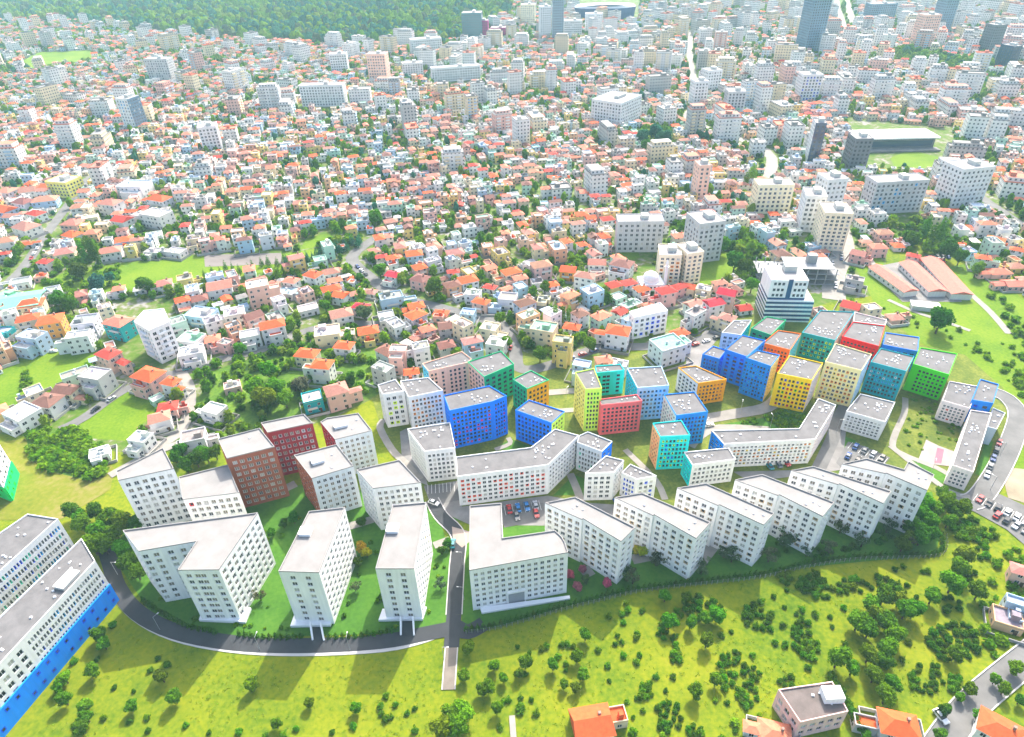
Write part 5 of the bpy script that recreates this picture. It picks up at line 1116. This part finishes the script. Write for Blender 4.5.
for k in range(60000):
    py = mr_.random(); Y = 205+(1600-205)*py**.85; x = mr_.uniform(-110-Y*.84, 110+Y*.84); px, pyy = proj((x, Y, 0))
    if px < -60 or px > 1084 or pyy < 2 or pyy > 440: continue
    inw = any(inpoly(px, pyy, P) for P in zone); scr = inpoly(px, pyy, FIELDS[9][0])
    R = mr_.uniform(.9, 2.5)*(1.35 if inw else 1)*(1+max(0, (Y-500)/900))
    bad = any(inpoly(px, pyy, P) for P in OPEN if P not in zone)
    if bad and not (scr and mr_.random() < .8): continue
    if clash(x, Y, R*.42): continue
    if not scr and any(bb[0] < x < bb[1] and bb[2] < Y < bb[3] and any(dseg((x, Y), W[i], W[i+1]) < hw for i in range(len(W)-1)) for W, hw, bb in RBB): continue
    g = math.sin(x*.013+.5)*math.sin(Y*.011)+.5*math.sin(x*.03+Y*.02)
    if not inw and not scr and mr_.random() > (.85+.2*g): continue
    mi = mr_.choice((MI['mid'], MI['dark'], MI['bright'], MI['bright'], MI['bright'], MI['yel'], MI['teal'] if Y > 450 else MI['mid'], MI['yel'] if mr_.random() < .4 else MI['dark']))
    zs = mr_.choice((.8, 1, 1.1, 1.7)) if R < 3 else 1
    if Y < 420: leafblob(tt, x, Y, R, zs, mr_, mi, 60)
    blob(tt, x, Y, R*(.85 if Y < 420 else 1), zs, mr_, mi); leafblob(tt, x, Y, R*1.05, zs, mr_, mi, 12); m_ += 1
    put(x, Y, R*.5)
o = tt.build('garden_trees', MASS); tag(o, 'mass of trees and garden greenery between the houses of the town', 'greenery', None, 'stuff')
# scrubby greenery: the right fields, edges of the meadows, dry land at left
sb = MB()
for P, nn_, r0, r1 in [([(878, 306), (888, 318), (960, 345), (1000, 372), (1024, 400), (1060, 400), (1060, 350), (1010, 345), (960, 330), (920, 318)], 70, .6, 1.5), ([(985, 300), (1000, 292), (1060, 330), (1060, 400), (1020, 395), (1005, 340)], 70, .8, 2.2),
                   ([(25, 425), (80, 432), (110, 450), (105, 476), (85, 480), (45, 470), (28, 450)], 120, 1, 2.4), ([(1000, 540), (1040, 560), (1040, 640), (990, 660), (975, 620), (990, 580)], 60, .6, 1.6), ([(20, 396), (34, 384), (40, 368), (24, 372)], 14, .8, 1.5), ([(50, 275), (120, 262), (120, 300), (40, 305)], 60, 1, 2.6), ([(712, 426), (770, 417), (788, 404), (806, 414), (800, 429), (720, 433)], 60, .5, 1.2),
                   ([(906, 390), (945, 403), (960, 425), (956, 447), (928, 440), (921, 457), (894, 446), (905, 418)], 40, .4, .9), ([(120, 560), (150, 606), (240, 634), (440, 628), (448, 560), (420, 505), (300, 500), (200, 560)], 50, .4, .9), ([(480, 690), (640, 700), (760, 690), (760, 760), (480, 760)], 26, .5, 1.2)]:
    xs = [p[0] for p in P]; ys = [p[1] for p in P]; k = 0; t = 0
    while k < nn_ and t < nn_*12:
        t += 1; px, py = mr_.uniform(min(xs), max(xs)), mr_.uniform(min(ys), max(ys))
        if not inpoly(px, py, P): continue
        q = at(px, py); R = mr_.uniform(r0, r1)
        if any(inpoly(q.x, q.y, F_) for F_ in FOOT) or any(dseg((q.x, q.y), W[i], W[i+1]) < hw-.5 for W, hw in ROADS for i in range(len(W)-1)) or clash(q.x, q.y, R*.5): continue
        mi = mr_.choice((MI['mid'], MI['bright'], MI['bright'], MI['mid'])); leafblob(sb, q.x, q.y, R, .7, mr_, mi, 44); blob(sb, q.x, q.y, R*.8, .62, mr_, mi); k += 1
o = sb.build('scrub_growth', MASS); tag(o, 'low scrub and weeds along field edges, paths and lawns', 'scrub', None, 'stuff')
print('forest', n, 'town trees', m_)

tf = MB(); k = 0
while k < 2600:
    px, py = mr_.uniform(20, 1000), mr_.uniform(545, 745); q = at(px, py)
    if inpoly(px, py, [(100, 545), (110, 600), (150, 640), (230, 657), (440, 645), (500, 630), (640, 596), (760, 580), (945, 556), (945, 530), (100, 530)]) or (px < 130 and py < 610) or (px < 30+(740-py)*.9 and py > 600 and px < 118): continue
    if any(inpoly(q.x, q.y, F_) for F_ in FOOT) or any(dseg((q.x, q.y), W[i], W[i+1]) < hw for W, hw in ROADS for i in range(len(W)-1)) or clash(q.x, q.y, .4): continue
    if math.sin(q.x*.13)+math.sin(q.y*.17+q.x*.05) < mr_.uniform(-1.8, 1.2): continue
    leafblob(tf, q.x, q.y, mr_.uniform(.15, .42), .3, mr_, mr_.choice((MI['bright'], MI['yel'], MI['yel'])), 8); k += 1
o = tf.build('grass_tufts', MASS); tag(o, 'rough grass tufts and weeds over the meadow', 'grass', None, 'stuff')
# ------------------------------------------------------------------ special buildings
def wmesh_box(root, name, m, x, y, z, w, d, h, top=None, bottom=True):
    b = MB(); b.box((0, 0, 0), (w, d, h), bottom=bottom); return b.build(name, m, root, (x, y, z))
# glass office block with blue bands
p = at(787, 322); s = mpp(787, 322); root = thing('office_building', (p.x, p.y+9, 0), 'white and blue glass office building with ribbon windows below and punched windows above', 'office', None, -.1)
HOUSES.append((p.x, p.y, 16)); LM.append((787, 300, 'the glass office block'))
BG = mat('office_glass', (.02, .06, .16), .12, .2, .1, spec=.7)
wmesh_box(root, 'lower_wall', WN, 0, 0, 0, 23, 18, 12.5); k = 0
for i in range(5): wmesh_box(root, 'ribbon_window', BG, 0, 0, 1.0+2.4*i, 23.2, 18.2, 1.15)
wmesh_box(root, 'upper_wall', WN, -2.2, 0, 12.503, 18, 16, 11); wmesh_box(root, 'glass_strip', BG, -1.6, -8.06, 12.6, 2.2, .2, 11.4); wmesh_box(root, 'glass_band', BG, -2.2, 0, 12.51, 18.16, 16.16, 1.1)
wmesh_box(root, 'roof', ROOFT, -2.2, 0, 23.506, 17, 15, .2); wmesh_box(root, 'roof_hut', HUTM, 0, 3, 23.71, 6, 5, 3); wmesh_box(root, 'roof_terrace', ROOFT, 9.2, 0, 12.51, 4.2, 17, .15)
for cx_ in (-8.9, -6.9, -4.9, 1.2, 3.2, 5.2):
    for z in (15, 18, 21.3): obj('window', rnd.choice(WM['D']), root, (cx_, -8.04, z), 0, (1.3, 1, 1.5))
# concrete frame under construction
p = at(793, 278); root = thing('building_shell', (p.x, p.y, 0), 'unfinished grey concrete frame building with open floors behind the glass office block', 'building site', None, -.12)
HOUSES.append((p.x, p.y, 22)); CONC = mat('raw_concrete', (.3, .3, .3), .9, .2, .4)
LM.append((790, 262, 'the unfinished concrete frame'))
for i in range(4): wmesh_box(root, 'floor_slab', CONC, 0 if i < 3 else 6, 0, 3.1*i+.01*i+.05, 44 if i < 3 else 26, 15, .3)
for i in range(3):
    for k in range(9):
        for r_ in (-6.8, 0, 6.8):
            if k < 9: wmesh_box(root, 'column', CONC, -20.5+5.1*k, r_, 3.11*i+.36, .5, .5, 2.73)
wmesh_box(root, 'stair_core', CONC, 8, 1.5, .36, 5, 4, 14)
# domed white mosque
p = at(651, 294); root = thing('mosque', (p.x, p.y+4, 0), 'small white mosque with a pale dome and green-lined base', 'mosque', None, .05); HOUSES.append((p.x, p.y, 10)); LM.append((652, 278, 'the domed white mosque'))
wmesh_box(root, 'wall', WN, 0, 0, 0, 13, 11, 6.5); wmesh_box(root, 'cornice', c('mint_band', (150, 225, 190)), 0, 0, 2.4, 13.3, 11.3, .5); b = MB()
for i in range(6):
    for k in range(16):
        f = lambda i, k: (4.6*math.cos(i*math.pi/12)*math.cos(k*math.pi/8), 4.6*math.cos(i*math.pi/12)*math.sin(k*math.pi/8), 4.2*math.sin(i*math.pi/12))
        b.face([f(i, k), f(i, k+1), f(i+1, k+1), f(i+1, k)])
o = b.build('dome', mat('dome_white', (.75, .74, .72), .5, .08), root, (0, 0, 7.6)); b = MB(); b.cyl((0, 0, 0), 4.7, 1.2, 16); b.build('drum', WN, root, (0, 0, 6.503))
b = MB(); b.cyl((0, 0, 0), .9, 15, 10); b.cyl((0, 0, 15), 1.2, .5, 10); b.cyl((0, 0, 15.5), .7, 2, 10); b.cyl((0, 0, 17.5), .75, 2.6, 10, 0, .03); b.build('minaret', WN, root, (7.6, -2, 0))
for k in range(6): obj('window', WM['D'][0], root, (-5.2+2.1*k, -5.54, 4.4), 0, (1, 1, 1.8))
# octagonal point block by the left meadow
root, C, ccw, h, cxy = block('apartment_block', 'cream six storey block with chamfered corners and wide pale roof by the left street', [(134, 322), (149, 331), (170, 322), (164, 309), (144, 311)], 19, [WN, WN, WN, WN, CRM], 6, 'K', None, {0: (('white', .2),)}, vents=3, lm='the chamfered point block', roof=mat('pale_town_roof', (.5, .5, .5), .8, .1))
for s_ in range(1, 6):
    for e in (0, 1, 4):
        a, c2 = (C[e], C[(e+1) % 5]) if ccw else (C[(e+1) % 5], C[e]); L = math.dist(a, c2); d = ((c2[0]-a[0])/L, (c2[1]-a[1])/L); b = MB(); b.box((0, 0, 0), (L*.4, 1.1, .9), bottom=True)
        o = b.build('balcony', PLAS, root, (a[0]+d[0]*L*.5+d[1]*.56, a[1]+d[1]*L*.5-d[0]*.56, 3*s_)); o.rotation_euler = (0, 0, math.atan2(d[1], d[0])); o.color = (.75, .75, .76, 1)
HOUSES.append((cxy[0], cxy[1], 14))
# white flats with blue balconies right of the hip roofs
root, C, ccw, h, cxy = block('apartment_block', 'white four storey flats with blue balconies and a broad white roof above the street', [(634, 318), (668, 311), (660, 303), (629, 312)], 12.5, [WN], 4, 'K', None, {0: (('blue', .5),)}, vents=4, lm='the flats with blue balconies', roof=mat('pale_town_roof', (0, 0, 0)))
HOUSES.append((cxy[0], cxy[1], 14))
# stadium: white roofed stand and its pitch side wall
p = at(897, 150); root = thing('stadium_stand', (p.x, p.y+12, 0), 'long stadium stand with a flat white roof and dark glazed front', 'stadium', None, -.02); HOUSES.append((p.x, p.y, 30)); LM.append((895, 140, 'the white-roofed stadium stand'))
wmesh_box(root, 'wall', DKG, 0, 0, 0, 62, 20, 9); wmesh_box(root, 'glass_front', NAVY, 0, -10.2, 2.5, 58, .3, 4.5); wmesh_box(root, 'roof', WN, 0, 0, 9.2, 66, 26, 1.1); wmesh_box(root, 'terrace', PAVE, 0, -15, .3, 66, 8, 1.2)
p = at(606, 22); root = thing('stadium', (p.x, p.y+22, 0), 'large dark blue stadium with a curved roof edge at the top of the town', 'stadium', None, -.06); LM.append((605, 14, 'the dark blue stadium'))
b = MB(); n = 28; prof = [(1.0, 0), (1.03, 12), (1.06, 22), (.98, 25), (.7, 22)]
for i in range(4):
    for k in range(n):
        f = lambda q, k: (52*q[0]*math.cos(6.2832*k/n), 30*q[0]*math.sin(6.2832*k/n), q[1])
        b.face([f(prof[i], k), f(prof[i], k+1), f(prof[i+1], k+1), f(prof[i+1], k)], 1 if i >= 2 else 0)
b.build('bowl', [mat('stadium_blue', (.03, .07, .2), .5, .25, .2), mat('stadium_rim', (.5, .52, .55), .6, .1)], root); b = MB(); b.cyl((0, 0, .1), 34, .3, 28); o = b.build('pitch', FIELD, root); o.scale = (1, .55, 1)
# school with long red roofs on the right field
for i, (a, c2, lab) in enumerate([((874, 272), (909, 297), 'leftmost of three long salmon-roofed sheds on the right field'), ((906, 268), (936, 297), 'middle one of three long salmon-roofed sheds on the right field'), ((928, 264), (960, 300), 'rightmost of three long salmon-roofed sheds on the right field')]):
    A, B = at(*a), at(*c2); m = (A+B)/2; L = (B-A).length; root = thing('long_shed', (m.x, m.y, 0), lab, 'shed', 'long sheds on the right field', math.atan2(B.y-A.y, B.x-A.x)); W_ = 8.5+i
    HOUSES.append((m.x, m.y, 12)); wmesh_box(root, 'wall', c('shed_wall', (225, 220, 215)), 0, 0, 0, L, W_, 3.6); b = MB(); z = 3.58; o_ = .5
    b.face([(-L/2-o_, -W_/2-o_, z), (L/2+o_, -W_/2-o_, z), (L/2+o_, 0, z+1.6), (-L/2-o_, 0, z+1.6)]); b.face([(L/2+o_, W_/2+o_, z), (-L/2-o_, W_/2+o_, z), (-L/2-o_, 0, z+1.6), (L/2+o_, 0, z+1.6)])
    b.face([(-L/2-o_, -W_/2-o_, z), (-L/2-o_, 0, z+1.6), (-L/2-o_, W_/2+o_, z)]); b.face([(L/2+o_, W_/2+o_, z), (L/2+o_, 0, z+1.6), (L/2+o_, -W_/2-o_, z)])
    ro = b.build('roof', TILE, root); ro.color = (*lin((214, 122, 106)), 1)
    for k in range(int(L/4)): obj('window', WM['K'][0], root, (-L/2+2+4*k, -W_/2-.04, 1.9), 0, (1.5, 1, 1.3))
LM.append((915, 285, 'the long salmon-roofed sheds'))
sheet('yard', [(868, 268), (900, 262), (940, 262), (962, 302), (905, 302)], .15, PAVE)
p = at(924, 309); root = thing('white_shed', (p.x, p.y, 0), 'low white-roofed shed standing alone in the right field', 'shed', None, -.3); wmesh_box(root, 'wall', GRY, 0, 0, 0, 13, 5.5, 2.6); wmesh_box(root, 'roof', WN, 0, 0, 2.603, 13.8, 6.3, .25)
# green roofed hall at the left edge
p = at(12, 300, 7); root = thing('hall', (p.x, p.y, 0), 'large hall with a pale green sheet roof at the left edge', 'hall', None, .25); HOUSES.append((p.x, p.y, 18)); wmesh_box(root, 'wall', c('hall_wall', (215, 220, 205)), 0, 0, 0, 30, 18, 6.5)
b = MB(); b.face([(-15.5, -9.5, 6.6), (15.5, -9.5, 6.6), (15.5, 0, 8.4), (-15.5, 0, 8.4)]); b.face([(15.5, 9.5, 6.6), (-15.5, 9.5, 6.6), (-15.5, 0, 8.4), (15.5, 0, 8.4)]); ro = b.build('roof', TILE, root); ro.color = (*lin((120, 195, 165)), 1)
# brown flat-roofed block at the bottom
root, C, ccw, h, cxy = block('apartment_block', 'pinkish block with a weathered brown flat roof at the bottom edge', [(800, 723), (848, 712), (832, 682), (778, 690)], 8, [c('dusty_pink', (222, 190, 184))], 2, 'K', None, vents=3, lm='the brown flat-roofed block', roof=mat('weathered_roof', (.14, .115, .105), .9, .4, .2), group=None)
p = at(831, 697, 8); wmesh_box(root, 'roof_hut', WN, p.x-cxy[0], p.y-cxy[1], 8.003, 5, 3.6, 2.4)
root = thing('ruined_house', (*at(870, 731)[:2], 0), None, None)
bpy.data.objects.remove(root)
# ------------------------------------------------------------------ cars
CARP = mat('car_paint', (0, 0, 0), .25, 0, spec=.6, ocol=True); CARG = mat('car_glass', (.02, .025, .03), .08, 0, spec=.7); TYRE = mat('tyre', (.02, .02, .02), .9, 0); RIM = mat('wheel_rim', (.5, .5, .52), .35, 0, metal=.8); LAMP = mat('headlight_glass', (.8, .8, .8), .1, 0)
def extr(prof, w0, w1, top0):
    b = MB(); n = len(prof)
    sec = lambda s: [(x, s*(w1 if z > top0 else w0)/2, z) for x, z in prof]
    A, B = sec(-1), sec(1)
    for i in range(n): j = (i+1) % n; b.face([A[j], A[i], B[i], B[j]])
    b.face(A); b.face(B[::-1]); return b
bodyM = extr([(-2.1, .3), (2.1, .3), (2.12, .62), (1.95, .82), (.95, .93), (-1.75, .98), (-2.08, .85), (-2.14, .55)], 1.76, 1.7, .7).mesh('body', [CARP])
cabM = extr([(-1.75, .975), (.95, .925), (.3, 1.38), (-1.2, 1.42)], 1.66, 1.34, 1.1).mesh('windows', [CARG]); b = MB(); b.face([(.24, -.62, 1.4), (.24, .62, 1.4), (-1.15, .62, 1.44), (-1.15, -.62, 1.44)]); topM = b.mesh('car_roof', [CARP])
b = MB()
for s_ in (-1, 1):
    n = 12; ring = [(.33*math.cos(6.2832*k/n), s_*.1, .33*math.sin(6.2832*k/n)) for k in range(n)]; b.face(ring if s_ < 0 else ring[::-1], 0)
    r2 = [(.2*math.cos(6.2832*k/n), s_*.105, .2*math.sin(6.2832*k/n)) for k in range(n)]; b.face(r2 if s_ < 0 else r2[::-1], 1)
for k in range(12):
    a0, a1 = 6.2832*k/12, 6.2832*(k+1)/12; b.face([(.33*math.cos(a0), -.1, .33*math.sin(a0)), (.33*math.cos(a0), .1, .33*math.sin(a0)), (.33*math.cos(a1), .1, .33*math.sin(a1)), (.33*math.cos(a1), -.1, .33*math.sin(a1))])
whM = b.mesh('wheel', [TYRE, RIM]); b = MB(); b.box((0, 0, 0), (.06, .32, .16)); hlM = b.mesh('headlight', [LAMP])
CARC = {'white': (.75, .75, .75), 'silver': (.45, .46, .48), 'black': (.015, .015, .018), 'dark blue': (.02, .06, .2), 'blue': (.03, .18, .45), 'grey': (.16, .165, .17), 'red': (.45, .03, .03), 'teal': (.03, .22, .25)}
CARS = []; kr = random.Random(3)
def car(px, py, ang, col=None, z=.27):
    p = at(px, py); col = col or kr.choice(('white', 'white', 'silver', 'black', 'dark blue', 'grey', 'grey', 'blue', 'black', 'red', 'teal'))
    r = thing('parked_car', (p.x, p.y, z), None, 'car', 'cars parked around the estate', ang); cc = CARC[col]
    obj('body', bodyM, r, color=cc); obj('windows', cabM, r); obj('roof', topM, r, color=cc)
    for x in (-1.32, 1.32):
        for y in (-.8, .8): obj('wheel', whM, r, (x, y, .33))
    for y in (-.58, .58): obj('headlight', hlM, r, (2.1, y, .6))
    CARS.append((r, col, proj((p.x, p.y, z+.7)))); return r
def carrow(x0, y0, x1, y1, n, fill=.75, perp=True, off=0.0):
    a, c2 = at(x0, y0), at(x1, y1); d = (c2-a).normalized(); an = math.atan2(d.y, d.x)+(math.pi/2 if perp else 0)
    n = max(1, min(n, int((c2-a).length/(2.7 if perp else 5.6))))
    for k in range(n):
        if kr.random() > fill: continue
        p = a+(c2-a)*((k+.5)/n); q = proj((p.x, p.y, 0)); car(q[0], q[1], an+(math.pi if kr.random() < .4 else 0)+kr.uniform(-.04, .04))
carrow(505, 511, 540, 506, 9, .7); carrow(512, 518, 541, 514, 8, .7); carrow(851, 446, 886, 461, 12, .95); carrow(843, 455, 872, 467, 9, .85); carrow(975, 498, 1040, 530, 16, .95); carrow(992, 514, 1040, 540, 12, .8); carrow(428, 490, 458, 487, 8, .25)
carrow(1000, 440, 985, 480, 9, .75, False); carrow(765, 468, 790, 463, 6, .8); carrow(612, 505, 640, 500, 6, .7); carrow(700, 428, 735, 421, 6, .5, False); carrow(352, 262, 372, 281, 5, .4, False); carrow(505, 362, 512, 345, 4, .5, False); carrow(540, 368, 600, 350, 8, .4, False)
carrow(690, 347, 722, 337, 6, .5, False); carrow(610, 248, 640, 252, 9, .8); carrow(606, 245, 636, 249, 8, .8); carrow(832, 262, 836, 290, 8, .5, False); carrow(842, 240, 841, 262, 6, .6, False); carrow(925, 262, 950, 262, 7, .8); carrow(925, 258, 950, 258, 7, .7)
carrow(180, 372, 225, 360, 4, .4, False); carrow(88, 416, 120, 395, 4, .4, False); carrow(30, 262, 45, 237, 5, .5, False); carrow(935, 712, 945, 724, 2, 1, False); car(434, 504, -.5, 'white'); car(453, 545, 1.5, 'teal', .3); car(54, 352, .1, 'white', .1)
LM.append((867, 452, 'the car park above the right-hand row')); LM.append((1004, 515, 'the car park at the right edge')); LM.append((523, 510, 'the car park behind the round-cornered block'))
# ------------------------------------------------------------------ street lamps
PO = MB(); PO.cyl((0, 0, 0), .09, 6.5, 7, 0, .05); PO = PO.mesh('pole', [mat('lamp_pole', (.35, .36, .37), .5, 0, metal=.3)]); AR = MB(); AR.box((.7, 0, 6.4), (1.5, .08, .08), bottom=True); AR = AR.mesh('arm', [mat('lamp_pole', (0, 0, 0))]); HD = MB(); HD.box((1.6, 0, 6.36), (.6, .25, .12), bottom=True); HD = HD.mesh('lamp_head', [mat('lamp_head', (.7, .7, .7), .4, 0)])
LAMPS = []
for px, py, an in [(464, 600, 3), (463, 565, 3), (118, 575, 0), (160, 630, 1), (260, 650, 1.5), (350, 650, 1.6), (444, 660, 0), (740, 414, 1.2), (770, 428, 1.6), (705, 432, 1), (930, 474, 1), (1000, 455, 3), (990, 490, 2), (430, 478, 0), (566, 400, 1), (836, 432, 0)]:
    p = at(px, py); r = thing('street_lamp', (p.x, p.y, .1), None, 'street lamp', 'street lamps of the estate', an); obj('pole', PO, r); obj('arm', AR, r); obj('lamp_head', HD, r); LAMPS.append((r, 'grey', (px, py-8)))
# ------------------------------------------------------------------ labels for everything that repeats
LM += [(180, 270, 'the park strip'), (240, 260, 'the bare grey plot'), (40, 375, 'the left meadow'), (120, 415, 'the small mown field'), (285, 395, 'the scrubby slope'), (718, 270, 'the small green field by the beige blocks'), (300, 640, 'the dark curved road'), (452, 655, 'the access road'), (60, 58, 'the far left field'), (925, 455, 'the pinkish sports court'),
       (330, 30, 'the forest'), (595, 716, 'the orange-roofed house at the bottom edge'), (898, 720, 'the orange-roofed house right of the dark hedge'), (980, 700, 'the bottom right street'), (940, 320, 'the lone big tree of the right field'), (1000, 330, 'the dirt track'), (385, 262, 'the bend of the middle street'), (515, 345, 'the street fork'), (20, 275, 'the left street'), (1008, 420, 'the curved road on the right'), (640, 250, 'the cypress-lined yard'), (235, 150, 'the white block with a green side'), (690, 105, 'the pale avenue')]
ORD = ['', 'second ', 'third ', 'fourth ', 'fifth ', 'sixth ', 'seventh ', 'eighth ', 'ninth ', 'tenth ', 'eleventh ', 'twelfth ', 'thirteenth ', 'fourteenth ', 'fifteenth ', 'sixteenth ', 'seventeenth ', 'eighteenth ', 'nineteenth ', 'twentieth ']
def relate(px, py):
    best = min(LM, key=lambda l: math.hypot(l[0]-px, (l[1]-py)*1.5)); dx, dy = px-best[0], py-best[1]
    if abs(dx) < 6 and abs(dy) < 5: d = 'beside'
    elif abs(dx) > 1.2*abs(dy): d = 'left of' if dx < 0 else 'right of'
    else: d = 'beyond' if dy < 0 else 'in front of'
    return best, d, math.hypot(dx, dy)
def describe(items):
    """items: (object, look phrase, (px, py)); nearest-to-landmark ordinals settle look-alikes"""
    bins = {}
    for o, look, p in items:
        b_, d, q = relate(*p); bins.setdefault((look, d, b_[2]), []).append((q, o))
    for (look, d, nm), l in bins.items():
        l.sort(key=lambda t: t[0])
        for i, (q, o) in enumerate(l):
            if len(l) == 1: o['label'] = look+' '+d+' '+nm
            elif i == 0: o['label'] = look+', nearest one '+d+' '+nm
            else: o['label'] = look+', '+(ORD[i] if i < len(ORD) else 'outermost ')+'nearest '+d+' '+nm
SZ = lambda w: 'small' if w < 9.5 else ('' if w < 13 else ('large' if w < 18 else 'long'))
items = []
for root, (rk, wk, st, w_), p, kind in NEARH:
    rn, wn = ROOFC[rk][0], WALLC[wk][0]
    if kind == 'house':
        look = (SZ(w_)+' '+('flat-roofed '+wn if rk in 'fg' else rn.replace(' flat', '')+'-roofed '+wn)+' '+('bungalow' if st == 1 else 'house' if st == 2 else 'tall house')).strip()
    else: look = ('low ' if st < 5 else 'tall ' if st > 6 else '')+wn+' apartment block'
    items.append((root, look, p))
describe(items)
describe([(o, ('small ' if (k == 'bush' and R < 1.5) or (k == 'tree' and R < 2.4) else 'large ' if (k == 'tree' and R > 3.6) or (k == 'bush' and R > 2.1) else '')+look+' '+(k if k != 'thuja' else 'hedge thuja'), p) for o, look, p, k, R in PLANTS])
describe([(o, col+' parked car', p) for o, col, p in CARS])
describe([(o, 'grey street lamp', p) for o, col, p in LAMPS])
for o in sc.objects:
    l = o.get('label')
    if l and len(l.split()) > 16: o['label'] = ' '.join(l.replace(' one ', ' ').split()[:16])
seen = {}
for o in sc.objects:
    l = o.get('label')
    if l: seen.setdefault(l, []).append(o)
dup_ = {k: v for k, v in seen.items() if len(v) > 1}
print('labels', len(seen), 'duplicates', len(dup_), list(dup_)[:5])
# ------------------------------------------------------------------ air
HZ = bpy.data.materials.new('haze'); HZ.use_nodes = True; n_ = HZ.node_tree
for q in list(n_.nodes):
    if q.type == 'BSDF_PRINCIPLED': n_.nodes.remove(q)
v = n_.nodes.new('ShaderNodeVolumePrincipled'); v.inputs['Color'].default_value = (.55, .93, 1, 1); v.inputs['Density'].default_value = HAZE_D; v.inputs['Anisotropy'].default_value = 0.0
n_.links.new(v.outputs[0], n_.nodes['Material Output'].inputs['Volume'])
b = MB(); b.box((0, 2300, -1), (2*GROUND+40, 5840, H+12), bottom=True); o = b.build('haze', HZ); o['kind'] = 'stuff'
